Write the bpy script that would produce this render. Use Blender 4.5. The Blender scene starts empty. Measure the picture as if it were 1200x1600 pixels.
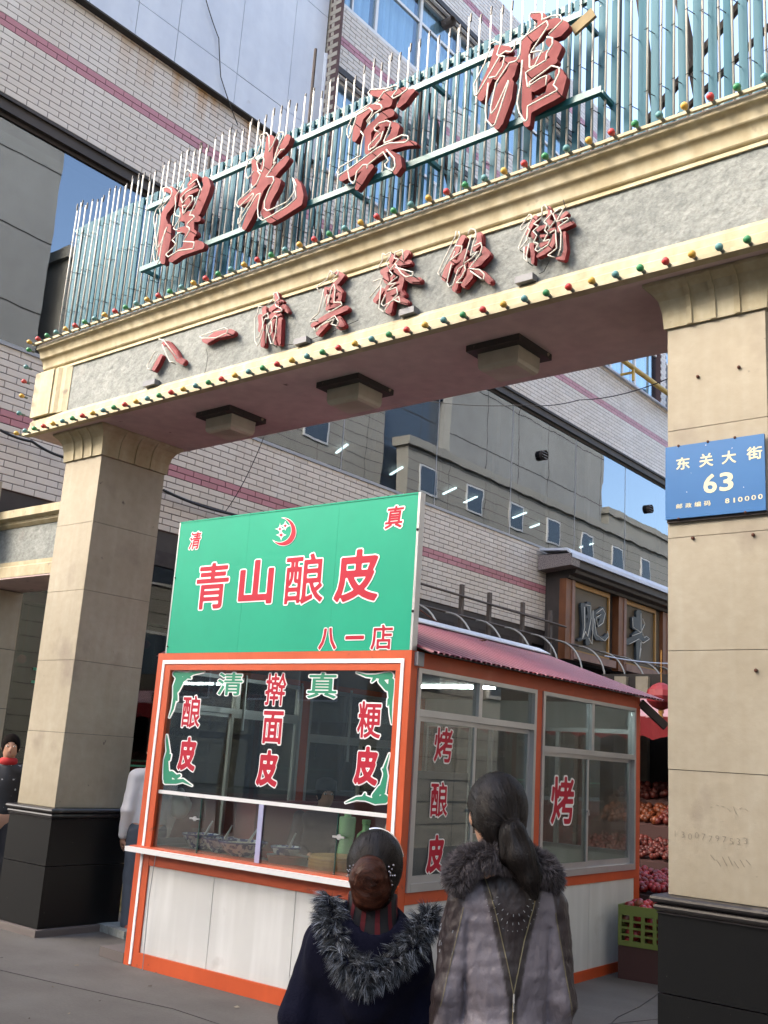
import bpy, math, random
import numpy as np
from mathutils import Vector, Matrix
from mathutils.bvhtree import BVHTree
random.seed(5); RNG = np.random.RandomState(5)
SC = bpy.context.scene
COL = SC.collection

# ------------------------------------------------------------------ camera
FOC, YAW, PITCH, ROLL, HC = 1602.8, .6951, .2355, .0659, 1.6
CF = Vector((-math.sin(YAW)*math.cos(PITCH), math.cos(YAW)*math.cos(PITCH), math.sin(PITCH)))
_r0 = Vector((math.cos(YAW), math.sin(YAW), 0)); _u0 = _r0.cross(CF)
CR = _r0*math.cos(ROLL)+_u0*math.sin(ROLL); CU = -_r0*math.sin(ROLL)+_u0*math.cos(ROLL)
EYE = Vector((0, 0, HC))
cam = bpy.data.cameras.new('camera'); cam.sensor_fit = 'VERTICAL'; cam.sensor_height = 36
cam.lens = FOC/1600*36; cam.clip_start = .05; cam.clip_end = 2000
co = bpy.data.objects.new('camera', cam); COL.objects.link(co)
co.matrix_world = Matrix(((CR.x, CU.x, -CF.x, 0), (CR.y, CU.y, -CF.y, 0), (CR.z, CU.z, -CF.z, HC), (0, 0, 0, 1)))
SC.camera = co
# ------------------------------------------------------------------ sky, sun, exposure
SUN = Vector((-.62, -1.0, .80)).normalized()
W = bpy.data.worlds.new('World'); SC.world = W; W.use_nodes = True
nt = W.node_tree; bg = nt.nodes['Background']
sk = nt.nodes.new('ShaderNodeTexSky'); sk.sky_type = 'NISHITA'; sk.sun_disc = False
sk.sun_elevation = math.asin(SUN.z); sk.sun_rotation = math.atan2(SUN.x, SUN.y)
sk.air_density = 1.0; sk.dust_density = 4.0; sk.ozone_density = .3
nt.links.new(sk.outputs[0], bg.inputs[0]); bg.inputs[1].default_value = .15
sl = bpy.data.lights.new('sun', 'SUN'); sl.energy = .5; sl.angle = math.radians(14); sl.color = (1, .95, .87)
so = bpy.data.objects.new('sun', sl); COL.objects.link(so); so.rotation_euler = SUN.to_track_quat('Z', 'Y').to_euler()
VS = SC.view_settings; VS.view_transform = 'Standard'; VS.look = 'None'; VS.gamma = 1; VS.use_curve_mapping = False
VS.exposure = 2.5
SC.cycles.max_bounces = 8; SC.cycles.transparent_max_bounces = 16; SC.cycles.glossy_bounces = 4
SC.cycles.caustics_reflective = False; SC.cycles.caustics_refractive = False
try: SC.cycles.use_denoising = True
except Exception: pass

# ------------------------------------------------------------------ helpers
def at(px, py, n, c):
    """point where the sight line of picture position px,py meets the plane n.p = c"""
    d = CF*FOC+CR*(px-600)-CU*(py-800); n = Vector(n)
    return EYE+d*((c-EYE.dot(n))/d.dot(n))

MATS = {}
def mat(name, col, rough=.6, metal=0., var=None, bump=None, spec=.5, streak=None, dirt=None, attr=None, island=0., coat=0., emit=None, sheen=0., world=False, rust=None):
    if name in MATS: return MATS[name]
    m = bpy.data.materials.new(name); m.use_nodes = True; t = m.node_tree; N = t.nodes; L = t.links
    b = N['Principled BSDF']
    def inp(k, v):
        if k in b.inputs: b.inputs[k].default_value = v
    inp('Base Color', (*col, 1)); inp('Roughness', rough); inp('Metallic', metal); inp('Specular IOR Level', spec); inp('Coat Weight', coat); inp('Sheen Weight', sheen)
    tc = N.new('ShaderNodeTexCoord'); gpos = N.new('ShaderNodeNewGeometry'); cur = None
    def mix(mode, fac, a, c2):
        x = N.new('ShaderNodeMix'); x.data_type = 'RGBA'; x.blend_type = mode
        if isinstance(fac, float): x.inputs[0].default_value = fac
        else: L.new(fac, x.inputs[0])
        for s, v in ((6, a), (7, c2)):
            if isinstance(v, tuple): x.inputs[s].default_value = (*v, 1)
            else: L.new(v, x.inputs[s])
        return x.outputs[2]
    def noise(sc, det=5, vec=None, scl=None):
        n = N.new('ShaderNodeTexNoise'); n.inputs['Scale'].default_value = sc; n.inputs['Detail'].default_value = det
        v = tc.outputs['Object'] if not world else gpos.outputs['Position']
        if scl:
            mp = N.new('ShaderNodeMapping'); mp.inputs['Scale'].default_value = scl; L.new(v, mp.inputs[0]); v = mp.outputs[0]
        L.new(v, n.inputs['Vector']); return n.outputs['Fac']
    def ramp(f, lo, hi):
        r = N.new('ShaderNodeMapRange'); r.inputs[1].default_value = lo; r.inputs[2].default_value = hi; L.new(f, r.inputs[0]); return r.outputs[0]
    cur = (*col,)
    if attr:
        a = N.new('ShaderNodeAttribute'); a.attribute_name = attr; cur = a.outputs['Color']
    if island:
        g = N.new('ShaderNodeNewGeometry'); rr = ramp(g.outputs['Random Per Island'], 0, 1)
        k = 1-island
        cur = mix('MULTIPLY', 1., cur, mix('MIX', rr, (k, k*.99, k*.97), (1.0, 1.0, 1.0)))
    if var:
        for sc, lo, hi, dk in var:      # noise scale, ramp lo, hi, dark multiplier (tuple)
            cur = mix('MULTIPLY', 1., cur, mix('MIX', ramp(noise(sc), lo, hi), dk, (1., 1., 1.)))
    if streak:
        for scl, lo, hi, dk in streak:
            cur = mix('MULTIPLY', 1., cur, mix('MIX', ramp(noise(1., 6, scl=scl), lo, hi), dk, (1., 1., 1.)))
    if dirt:
        for sc, lo, hi, c2 in dirt:
            cur = mix('MIX', ramp(noise(sc, 8), lo, hi), cur, c2)
    if rust:      # rust runs below an edge: z range on the wall, y range, colour
        z0, z1, y0, y1, c2 = rust; sx = N.new('ShaderNodeSeparateXYZ'); L.new(gpos.outputs['Position'], sx.inputs[0])
        def mul(a_, b_):
            x = N.new('ShaderNodeMath'); x.operation = 'MULTIPLY'; L.new(a_, x.inputs[0]); L.new(b_, x.inputs[1]); return x.outputs[0]
        mp = N.new('ShaderNodeMapping'); mp.inputs['Scale'].default_value = (2.2, 2.2, .35); L.new(gpos.outputs['Position'], mp.inputs[0])
        n = N.new('ShaderNodeTexNoise'); n.inputs['Scale'].default_value = 1.6; n.inputs['Detail'].default_value = 6; L.new(mp.outputs[0], n.inputs['Vector'])
        k = mul(ramp(sx.outputs[2], z0, z1), mul(ramp(n.outputs['Fac'], .50, .66), mul(ramp(sx.outputs[1], y0, y0+.6), ramp(sx.outputs[1], y1, y1-.6))))
        cur = mix('MIX', k, cur, c2)
    if not isinstance(cur, tuple): L.new(cur, b.inputs['Base Color'])
    if bump:
        f = noise(bump[0], 6, scl=bump[2] if len(bump) > 2 else None)
        bp = N.new('ShaderNodeBump'); bp.inputs['Strength'].default_value = bump[1]; bp.inputs['Distance'].default_value = bump[3] if len(bump) > 3 else .01
        L.new(f, bp.inputs['Height']); L.new(bp.outputs[0], b.inputs['Normal'])
    if emit:
        inp('Emission Color', (*emit[0], 1)); inp('Emission Strength', emit[1])
    MATS[name] = m; return m

def glass_mat(name, tint, ior=1.5, add=0., gloss=(.95, .97, 1.), wav=0., rough=0.):
    if name in MATS: return MATS[name]
    m = bpy.data.materials.new(name); m.use_nodes = True; t = m.node_tree; N = t.nodes; L = t.links
    N.remove(N['Principled BSDF']); out = N['Material Output']
    tr = N.new('ShaderNodeBsdfTransparent'); tr.inputs[0].default_value = (*tint, 1)
    gl = N.new('ShaderNodeBsdfGlossy'); gl.inputs['Color'].default_value = (*gloss, 1); gl.inputs['Roughness'].default_value = rough
    f0 = ((ior-1)/(ior+1))**2+add      # Schlick, the same from both sides of the pane
    ge = N.new('ShaderNodeNewGeometry'); dt = N.new('ShaderNodeVectorMath'); dt.operation = 'DOT_PRODUCT'; L.new(ge.outputs['Normal'], dt.inputs[0]); L.new(ge.outputs['Incoming'], dt.inputs[1])
    def mth(op, a_, b_=None):
        x = N.new('ShaderNodeMath'); x.operation = op
        for i_, v_ in ((0, a_), (1, b_)):
            if v_ is None: continue
            if isinstance(v_, float): x.inputs[i_].default_value = v_
            else: L.new(v_, x.inputs[i_])
        return x.outputs[0]
    pw_ = mth('POWER', mth('SUBTRACT', 1., mth('ABSOLUTE', dt.outputs['Value'])), 5.)
    fin = mth('ADD', mth('MULTIPLY', pw_, 1.-f0), f0)
    mx = N.new('ShaderNodeMixShader'); L.new(fin, mx.inputs[0]); L.new(tr.outputs[0], mx.inputs[1]); L.new(gl.outputs[0], mx.inputs[2])
    if wav:
        tc = N.new('ShaderNodeTexCoord'); n = N.new('ShaderNodeTexNoise'); n.inputs['Scale'].default_value = 1.1; L.new(tc.outputs['Object'], n.inputs['Vector'])
        bp = N.new('ShaderNodeBump'); bp.inputs['Strength'].default_value = wav; bp.inputs['Distance'].default_value = .02
        L.new(n.outputs['Fac'], bp.inputs['Height']); L.new(bp.outputs[0], gl.inputs['Normal'])
    L.new(mx.outputs[0], out.inputs[0]); MATS[name] = m; return m

ORG = {}
def thing(name, label, cat, loc=(0, 0, 0), group=None, rz=0., local=False):
    o = bpy.data.objects.new(name, None); COL.objects.link(o); o.location = loc; o.rotation_euler = (0, 0, rz)
    o.empty_display_size = .1
    o['label'] = label; o['category'] = cat
    if group: o['group'] = group
    ORG[o.name] = Vector((0, 0, 0)) if local else Vector(loc)
    return o
def root(o):
    while o.parent: o = o.parent
    return o
def tag(o, label=None, cat=None, group=None, kind=None):
    for k, v in (('label', label), ('category', cat), ('group', group), ('kind', kind)):
        if v: o[k] = v
    return o

class MB:
    def __init__(s): s.v = []; s.f = []
    def add(s, v, f):
        n = len(s.v); s.v += [tuple(p) for p in v]; s.f += [tuple(i+n for i in q) for q in f]; return s
    def box(s, x0, x1, y0, y1, z0, z1):
        return s.add([(x, y, z) for x in (x0, x1) for y in (y0, y1) for z in (z0, z1)],
                     [(0, 1, 3, 2), (4, 6, 7, 5), (0, 4, 5, 1), (2, 3, 7, 6), (0, 2, 6, 4), (1, 5, 7, 3)])
    def bar(s, a, b, w, h=None, up=(0, 0, 1)):
        """box beam from a to b, w wide, h high"""
        a = Vector(a); b = Vector(b); h = h or w; d = (b-a).normalized(); u = Vector(up)
        if abs(d.dot(u)) > .98: u = Vector((1, 0, 0))
        r = d.cross(u).normalized(); u = r.cross(d)
        v = [p+r*i*w/2+u*j*h/2 for p in (a, b) for i in (-1, 1) for j in (-1, 1)]
        return s.add(v, [(0, 1, 3, 2), (4, 6, 7, 5), (0, 4, 5, 1), (2, 3, 7, 6), (0, 2, 6, 4), (1, 5, 7, 3)])
    def tube(s, pts, r, n=6, cap=True):
        P = [Vector(p) for p in pts]; rings = []; m = len(P)
        rr = r if isinstance(r, (list, tuple)) else [r]*m
        d0 = (P[1]-P[0]).normalized(); u = Vector((0, 0, 1)) if abs(d0.z) < .9 else Vector((1, 0, 0)); base = len(s.v)
        for i in range(m):
            d = (P[min(i+1, m-1)]-P[max(i-1, 0)])
            d = d.normalized() if d.length > 1e-9 else d0
            r1 = d.cross(u)
            if r1.length < 1e-4: r1 = d.orthogonal()
            r1.normalize(); u = r1.cross(d).normalized()
            for k in range(n):
                a = 2*math.pi*k/n; s.v.append(tuple(P[i]+(r1*math.cos(a)+u*math.sin(a))*rr[i]))
        for i in range(m-1):
            for k in range(n):
                a = base+i*n+k; b = base+i*n+(k+1) % n; s.f.append((a, b, b+n, a+n))
        if cap: s.f.append(tuple(base+k for k in range(n))[::-1]); s.f.append(tuple(base+(m-1)*n+k for k in range(n)))
        return s
    def lathe(s, prof, c=(0, 0, 0), n=20, axis='z'):
        base = len(s.v); m = len(prof)
        for (r, h) in prof:
            for k in range(n):
                a = 2*math.pi*k/n; x, y, z = r*math.cos(a), r*math.sin(a), h
                if axis == 'y': x, y, z = x, h, y
                s.v.append((c[0]+x, c[1]+y, c[2]+z))
        for i in range(m-1):
            for k in range(n):
                a = base+i*n+k; b = base+i*n+(k+1) % n; s.f.append((a, b, b+n, a+n))
        return s
    def ball(s, c, r, n=10, m=7, sz=1.):
        return s.lathe([(r*math.sin(math.pi*i/m)+1e-5, -r*sz*math.cos(math.pi*i/m)) for i in range(m+1)], c, n)
    def prism(s, poly, axis, a0, a1):
        """poly: 2D outline; extruded along axis ('x': (y,z) outline, 'y': (x,z), 'z': (x,y))"""
        f = {'x': lambda p, a: (a, p[0], p[1]), 'y': lambda p, a: (p[0], a, p[1]), 'z': lambda p, a: (p[0], p[1], a)}[axis]
        n = len(poly); v = [f(p, a0) for p in poly]+[f(p, a1) for p in poly]
        return s.add(v, [tuple(range(n)), tuple(range(2*n-1, n-1, -1))]+[(i, (i+1) % n+0, (i+1) % n+n, i+n) for i in range(n)])
    def build(s, name, m, parent=None, smooth=False, label=None, kind=None, auto=None, org=None):
        me = bpy.data.meshes.new(name)
        o3 = org if org is not None else (ORG.get(root(parent).name, Vector((0, 0, 0))) if parent else Vector((0, 0, 0)))
        V = np.array(s.v, dtype=np.float64)-np.array(o3)
        me.from_pydata(V.tolist(), [], s.f)
        me.materials.append(m)
        if smooth or auto:
            me.polygons.foreach_set('use_smooth', [True]*len(me.polygons))
            if auto:
                try: me.set_sharp_from_angle(angle=math.radians(auto))
                except Exception: pass
        o = bpy.data.objects.new(name, me); COL.objects.link(o); o.parent = parent
        import bmesh
        bm = bmesh.new(); bm.from_mesh(me); bmesh.ops.recalc_face_normals(bm, faces=bm.faces); bm.to_mesh(me); bm.free()
        if label: o['label'] = label
        if kind: o['kind'] = kind
        return o
def dup(o, parent, loc=None):
    c = o.copy(); COL.objects.link(c); c.parent = parent
    if loc is not None: c.location = loc
    return c
def struct(mb, name, m, **k):
    o = mb.build(name, m, **k); o['kind'] = 'structure'; return o

# ---- 2D distance field -> flat or extruded mesh
def field_mesh(F, xs, ys, level=0.):
    """filled region F<level as 2D verts, faces, boundary edges (marching squares)"""
    S = F < level; ny, nx = F.shape; verts = {}; V = []; faces = []; edges = {}
    def corner(i, j):
        k = ('c', i, j)
        if k not in verts: verts[k] = len(V); V.append((xs[i], ys[j]))
        return verts[k]
    def eh(i, j):
        k = ('h', i, j)
        if k not in verts:
            a, b = F[j, i]-level, F[j, i+1]-level; t = a/(a-b); verts[k] = len(V); V.append((xs[i]+(xs[i+1]-xs[i])*t, ys[j]))
        return verts[k]
    def ev(i, j):
        k = ('v', i, j)
        if k not in verts:
            a, b = F[j, i]-level, F[j+1, i]-level; t = a/(a-b); verts[k] = len(V); V.append((xs[i], ys[j]+(ys[j+1]-ys[j])*t))
        return verts[k]
    code = S[:-1, :-1]*1+S[:-1, 1:]*2+S[1:, 1:]*4+S[1:, :-1]*8
    bd = []
    for j in range(ny-1):
        i = 0; row = code[j]
        idx = np.nonzero(row)[0]
        k = 0
        while k < len(idx):
            i = int(idx[k]); c = int(row[i])
            if c == 15:
                i1 = i
                while i1+1 < nx-1 and row[i1+1] == 15: i1 += 1; k += 1
                faces.append((corner(i, j), corner(i1+1, j), corner(i1+1, j+1), corner(i, j+1)))
                k += 1; continue
            k += 1
            P = []
            cs = [(i, j), (i+1, j), (i+1, j+1), (i, j+1)]; es = [lambda: eh(i, j), lambda: ev(i+1, j), lambda: eh(i, j+1), lambda: ev(i, j)]
            ins = [bool(c & 1), bool(c & 2), bool(c & 4), bool(c & 8)]
            if c in (5, 10):
                for q in range(4):
                    if ins[q]:
                        a = es[q](); b = es[q-1](); faces.append((corner(*cs[q]), a, b)); bd.append((a, b))
                continue
            cross = []
            for q in range(4):
                if ins[q]: P.append(corner(*cs[q]))
                if ins[q] != ins[(q+1) % 4]:
                    e = es[q](); P.append(e); cross.append((len(P)-1, ins[q]))
            faces.append(tuple(P))
            a = [p for p, s_ in cross if s_][0]; b = [p for p, s_ in cross if not s_][0]
            bd.append((P[a], P[b]))
    return V, faces, bd
def seg_field(strokes, X, Y):
    """strokes: polylines of (x, y, w); min over tapered capsules"""
    F = np.full(X.shape, 1e9)
    for st in strokes:
        for k in range(len(st)-1):
            (x0, y0, w0), (x1, y1, w1) = st[k], st[k+1]
            dx, dy = x1-x0, y1-y0; L2 = dx*dx+dy*dy+1e-9
            t = np.clip(((X-x0)*dx+(Y-y0)*dy)/L2, 0, 1)
            F = np.minimum(F, np.hypot(X-x0-dx*t, Y-y0-dy*t)-(w0+(w1-w0)*t)/2)
    return F
def smooth_field(F, n=1):
    for _ in range(n):
        G = F.copy(); G[1:-1, 1:-1] = (F[1:-1, 1:-1]*4+F[:-2, 1:-1]+F[2:, 1:-1]+F[1:-1, :-2]+F[1:-1, 2:])/8; F = G
    return F
def plate(F, xs, ys, level, mapf, nrm, depth, mb=None, bevel=0.):
    """2D region mapped to 3D by mapf(x,y); depth along nrm behind the face (0: flat sheet)"""
    V, Fc, bd = field_mesh(F, xs, ys, level); P = [mapf(x, y) for x, y in V]; mb = mb or MB()
    n0 = len(mb.v); mb.v += [tuple(p) for p in P]; mb.f += [tuple(i+n0 for i in f) for f in Fc]
    if depth:
        used = {}; nv = Vector(nrm)*depth
        for a, b in bd:
            for q in (a, b):
                if q not in used: used[q] = len(mb.v); mb.v.append(tuple(Vector(P[q])-nv))
            mb.f.append((a+n0, b+n0, used[b], used[a]))
    return mb
_gc = {}
def glyph(ch, N=72, mono=False):
    """distance field of a glyph of Blender's own font, in em units; returns F, xs, ys, bbox"""
    if ch in _gc: return _gc[ch]
    cu = bpy.data.curves.new('t', 'FONT'); cu.body = ch; cu.resolution_u = 3
    ob = bpy.data.objects.new('t', cu); COL.objects.link(ob)
    me = bpy.data.meshes.new_from_object(ob.evaluated_get(bpy.context.evaluated_depsgraph_get()))
    nv = len(me.vertices); co_ = np.zeros(nv*3); me.vertices.foreach_get('co', co_); co_ = co_.reshape(-1, 3)[:, :2]
    # weld
    key = {}; mp = []
    for p in np.round(co_, 5): mp.append(key.setdefault(tuple(p), len(key)))
    pts = np.array(list(key.keys())); tris = []; ec = {}
    for p in me.polygons:
        v = [mp[i] for i in p.vertices]
        if len(set(v)) < 3: continue
        for q in range(1, len(v)-1): tris.append((v[0], v[q], v[q+1]))
        for q in range(len(v)):
            e = tuple(sorted((v[q], v[(q+1) % len(v)]))); ec[e] = ec.get(e, 0)+1
    bpy.data.objects.remove(ob); bpy.data.meshes.remove(me); bpy.data.curves.remove(cu)
    lo, hi = pts.min(0), pts.max(0); m = .16
    xs = np.linspace(lo[0]-m, hi[0]+m, N); ys = np.linspace(lo[1]-m, hi[1]+m, N); X, Y = np.meshgrid(xs, ys)
    D = np.full(X.shape, 1e9)
    for (a, b), c in ec.items():
        if c != 1: continue
        (x0, y0), (x1, y1) = pts[a], pts[b]; dx, dy = x1-x0, y1-y0
        t = np.clip(((X-x0)*dx+(Y-y0)*dy)/(dx*dx+dy*dy+1e-12), 0, 1); D = np.minimum(D, np.hypot(X-x0-dx*t, Y-y0-dy*t))
    I = np.zeros(X.shape, bool)
    for a, b, c in tris:
        (ax, ay), (bx, by), (cx, cy) = pts[a], pts[b], pts[c]
        d1 = (X-bx)*(ay-by)-(ax-bx)*(Y-by); d2 = (X-cx)*(by-cy)-(bx-cx)*(Y-cy); d3 = (X-ax)*(cy-ay)-(cx-ax)*(Y-ay)
        I |= ((d1 >= 0) & (d2 >= 0) & (d3 >= 0)) | ((d1 <= 0) & (d2 <= 0) & (d3 <= 0))
    _gc[ch] = (np.where(I, -D, D), xs, ys, (lo[0], lo[1], hi[0], hi[1])); return _gc[ch]
def put_glyph(ch, box, fr, off, out, mfill, mout, parent, nrm, sm=0, N=72, depth=0., name='character', lift=.002, shear=0.):
    """box=(a0,a1,z0,z1) in plane units, fr(a,z,lift)->3D; fill grown by off em, outline by out em"""
    F, xs, ys, (x0, y0, x1, y1) = glyph(ch, N)
    F = smooth_field(F, sm) if sm else F
    g = off; sx = (box[1]-box[0])/(x1-x0+2*(out if mout else off)); sz = (box[3]-box[2])/(y1-y0+2*(out if mout else off))
    cx, cy = (x0+x1)/2, (y0+y1)/2; bx, bz = (box[0]+box[1])/2, (box[2]+box[3])/2
    mk = lambda l: (lambda x, y: fr(bx+(x-cx)*sx+shear*(y-cy)*sz, bz+(y-cy)*sz, l))
    o = plate(F, xs, ys, g, mk(lift+depth), nrm, depth).build(name, mfill, parent)
    if mout: plate(F, xs, ys, out, mk(lift-.0012), nrm, 0).build('outline', mout, o)
    return o

# ---- signed distance bodies -> one continuous mesh (surface nets)
def sd_eval(prims, P):
    D = None
    for pr in prims:
        kind, k = pr[0], pr[1]
        if kind == 'c':      # capsule a b ra rb (flat y)
            a, b, ra, rb = np.array(pr[2]), np.array(pr[3]), pr[4], pr[5]; fl = pr[6] if len(pr) > 6 else 1.
            Q = P.copy(); a = a.copy(); b = b.copy()
            if fl != 1.:
                Q[:, 1] /= fl; a[1] /= fl; b[1] /= fl
            ab = b-a; t = np.clip(((Q-a)@ab)/(ab@ab+1e-12), 0, 1); d = np.linalg.norm(Q-a-t[:, None]*ab, axis=1)-(ra+(rb-ra)*t)
            if fl != 1.: d = d*min(1, (1+fl)/2)
        elif kind == 'e':    # ellipsoid c r
            c, r = np.array(pr[2]), np.array(pr[3]); q = (P-c)/r; n = np.linalg.norm(q, axis=1); g = np.linalg.norm(q/r, axis=1)+1e-9; d = n*(n-1)/g
        elif kind == 'cut':  # subtract ellipsoid
            c, r = np.array(pr[2]), np.array(pr[3]); q = (P-c)/r; n = np.linalg.norm(q, axis=1); g = np.linalg.norm(q/r, axis=1)+1e-9; d = n*(n-1)/g
            D = np.maximum(D, -d); continue
        elif kind == 'plane':  # keep side n.p<c
            n_, c_ = np.array(pr[2]), pr[3]; D = np.maximum(D, P@n_-c_); continue
        if D is None: D = d
        elif k <= 0: D = np.minimum(D, d)
        else:
            h = np.clip(.5+.5*(D-d)/k, 0, 1); D = D*(1-h)+d*h-k*h*(1-h)
    return D
def sd_mesh(prims, lo, hi, h, disp=None):
    xs = [np.arange(lo[i], hi[i]+h, h) for i in range(3)]
    G = np.stack(np.meshgrid(*xs, indexing='ij'), -1); sh = G.shape[:3]; P = G.reshape(-1, 3)
    D = sd_eval(prims, P)
    if disp is not None: D = D+disp(P)
    D = D.reshape(sh); S = D < 0
    nx, ny, nz = sh
    acc = np.zeros((nx-1, ny-1, nz-1, 3)); cnt = np.zeros((nx-1, ny-1, nz-1))
    offs = [(i, j, k) for i in (0, 1) for j in (0, 1) for k in (0, 1)]
    def sub(A, o): return A[o[0]:o[0]+nx-1, o[1]:o[1]+ny-1, o[2]:o[2]+nz-1]
    for a in offs:
        for ax in range(3):
            if a[ax]: continue
            b = list(a); b[ax] = 1; b = tuple(b)
            Da, Db = sub(D, a), sub(D, b); m = (Da < 0) != (Db < 0); t = np.where(m, Da/(Da-Db+1e-20), 0)
            p = [np.full(Da.shape, float(a[q])) for q in range(3)]; p[ax] = t
            for q in range(3): acc[..., q] += np.where(m, p[q], 0)
            cnt += m
    act = cnt > 0; idx = np.full(act.shape, -1); idx[act] = np.arange(act.sum())
    I = np.argwhere(act); V = (I+acc[act]/cnt[act][:, None])*h+np.array(lo)
    faces = []
    for ax in range(3):
        o1, o2 = [q for q in range(3) if q != ax]
        sl0 = [slice(1, -1)]*3; sl0[ax] = slice(0, -1); sl1 = list(sl0); sl1[ax] = slice(1, None)
        A, B = S[tuple(sl0)], S[tuple(sl1)]
        for m, flip in ((A & ~B, False), (~A & B, True)):
            c = np.argwhere(m); c[:, o1] += 1; c[:, o2] += 1
            if len(c) == 0: continue
            def gi(d1, d2):
                e = c.copy(); e[:, o1] += d1; e[:, o2] += d2; return idx[e[:, 0], e[:, 1], e[:, 2]]
            q = np.stack([gi(-1, -1), gi(0, -1), gi(0, 0), gi(-1, 0)], 1)
            if flip != (ax == 1): q = q[:, ::-1]
            faces.append(q)
    Fc = np.concatenate(faces); Fc = Fc[(Fc >= 0).all(1)]
    return V, Fc
def sd_build(name, prims, lo, hi, h, m, parent, disp=None, colf=None, label=None, relax=1):
    V, Fc = sd_mesh(prims, lo, hi, h, disp)
    for _ in range(relax):   # light smoothing
        A = np.zeros_like(V); C = np.zeros(len(V))
        for q in range(4):
            a, b = Fc[:, q], Fc[:, (q+1) % 4]
            np.add.at(A, a, V[b]); np.add.at(C, a, 1); np.add.at(A, b, V[a]); np.add.at(C, b, 1)
        V = V*.5+.5*A/np.maximum(C, 1)[:, None]
    me = bpy.data.meshes.new(name); me.from_pydata(V.tolist(), [], Fc.tolist()); me.materials.append(m)
    me.polygons.foreach_set('use_smooth', [True]*len(me.polygons))
    if colf is not None:
        c = colf(V); ca = me.color_attributes.new('col', 'FLOAT_COLOR', 'POINT'); ca.data.foreach_set('color', np.concatenate([c, np.ones((len(c), 1))], 1).ravel())
    o = bpy.data.objects.new(name, me); COL.objects.link(o); o.parent = parent
    if label: o['label'] = label
    return o, V, Fc
def vnoise(P, f, seed=0):
    """cheap smooth 3D noise from sines"""
    r = np.random.RandomState(seed); s = 0
    for i in range(5):
        k = r.normal(size=3)*f; s = s+np.sin(P@k+r.uniform(0, 6.28)+1.7*np.sin(P@(r.normal(size=3)*f*.6)))
    return s/5
# ------------------------------------------------------------------ materials
M = {}
M['ground'] = mat('concrete paving', (.135, .126, .117), .85, streak=[((.5, 2.2, 1), .4, .7, (.80, .79, .78))], var=[(.35, .25, .75, (.66, .65, .64)), (1.4, .35, .65, (.84, .83, .82)), (3., .3, .7, (.82, .81, .80)), (40., .3, .7, (.86, .86, .86))], dirt=[(1.1, .60, .75, (.10, .095, .09))], bump=(60, .35, None, .004))
M['joint'] = mat('dark joint', (.045, .042, .04), .95)
M['clad'] = mat('beige stone panel', (.395, .36, .28), .62, var=[(1.3, .3, .75, (.80, .78, .74)), (14., .3, .7, (.90, .89, .87))], streak=[((14, 14, .9), .45, .8, (.93, .91, .88))], dirt=[(2.3, .60, .80, (.19, .155, .12)), (11., .70, .76, (.12, .095, .075))], bump=(30, .25, None, .004))
M['cream'] = mat('cream paint', (.50, .46, .335), .7, var=[(2.0, .3, .7, (.84, .81, .74)), (22., .35, .65, (.90, .89, .86))], streak=[((9, 9, 1.1), .4, .75, (.80, .76, .68))], dirt=[(7., .67, .75, (.22, .18, .13))], bump=(25, .2, None, .004))
M['soffit'] = mat('flaking dull mauve render', (.62, .49, .47), .85, var=[(1.2, .3, .7, (.75, .74, .75)), (9., .35, .65, (.88, .87, .88))], dirt=[(5., .69, .74, (.10, .07, .06))], bump=(14, .3, None, .006))
M['stucco'] = mat('grey rough render', (.27, .29, .275), .85, var=[(1.6, .35, .7, (.78, .79, .80)), (12., .35, .6, (.76, .77, .78)), (45., .35, .6, (.80, .80, .80))], dirt=[(3.2, .63, .72, (.19, .19, .18))], bump=(22, .7, None, .02))
M['black'] = mat('black granite', (.006, .0065, .007), .35, dirt=[(5., .62, .9, (.018, .018, .017)), (40., .72, .76, (.05, .048, .04))], spec=.25)
M['black_trim'] = mat('black moulded granite', (.022, .020, .021), .3, dirt=[(8., .60, .75, (.09, .08, .075))])
M['rim'] = mat('worn grey base', (.10, .085, .08), .9)
M['tile'] = mat('white glazed tile', (.76, .725, .68), .34, island=.12, var=[(.25, .3, .7, (.93, .92, .91))], streak=[((1.1, 1.1, .25), .5, .85, (.86, .81, .76))], dirt=[(1.3, .62, .9, (.42, .36, .31))], world=True, rust=(10.45, 11.1, 6.6, 9.9, (.46, .28, .13)))
M['tile_pink'] = mat('pink glazed tile', (.46, .20, .23), .36, island=.15)
M['mortar'] = mat('dark mortar', (.10, .062, .062), .95)
M['tile_buff'] = mat('buff glazed tile', (.40, .36, .30), .4, island=.1)
M['frame_dk'] = mat('dark brown window band', (.045, .035, .03), .6, var=[(3., .3, .7, (.6, .6, .6))])
M['alu'] = mat('aluminium', (.52, .53, .54), .38, .75, var=[(3., .3, .7, (.85, .85, .86))])
M['alu_dull'] = mat('dull grey aluminium', (.30, .31, .33), .45, .5)
M['white_pvc'] = mat('white frame', (.66, .66, .66), .45)
M['cladsheet'] = mat('bluish white sheet', (.68, .72, .77), .55, .0, var=[(.6, .3, .75, (.86, .87, .90)), (5., .35, .7, (.94, .94, .95))], streak=[((2.5, 2.5, .5), .45, .85, (.86, .87, .90))], dirt=[(2.2, .68, .78, (.40, .40, .41))], bump=(.8, .35, None, .05))
M['band_glass'] = glass_mat('tinted band glass', (.36, .39, .41), 1.5, .20, (.64, .71, .78), wav=.06)
M['win_glass'] = glass_mat('window glass', (.80, .88, .93), 1.5, .08, (.85, .93, 1.), wav=.06)
M['shop_glass'] = glass_mat('shop glass', (.62, .66, .64), 1.5, .02, wav=.03)
M['clear'] = glass_mat('clear glass', (.76, .80, .79), 1.5, .035)
M['room'] = mat('dim room wall', (.20, .19, .18), .9)
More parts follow.
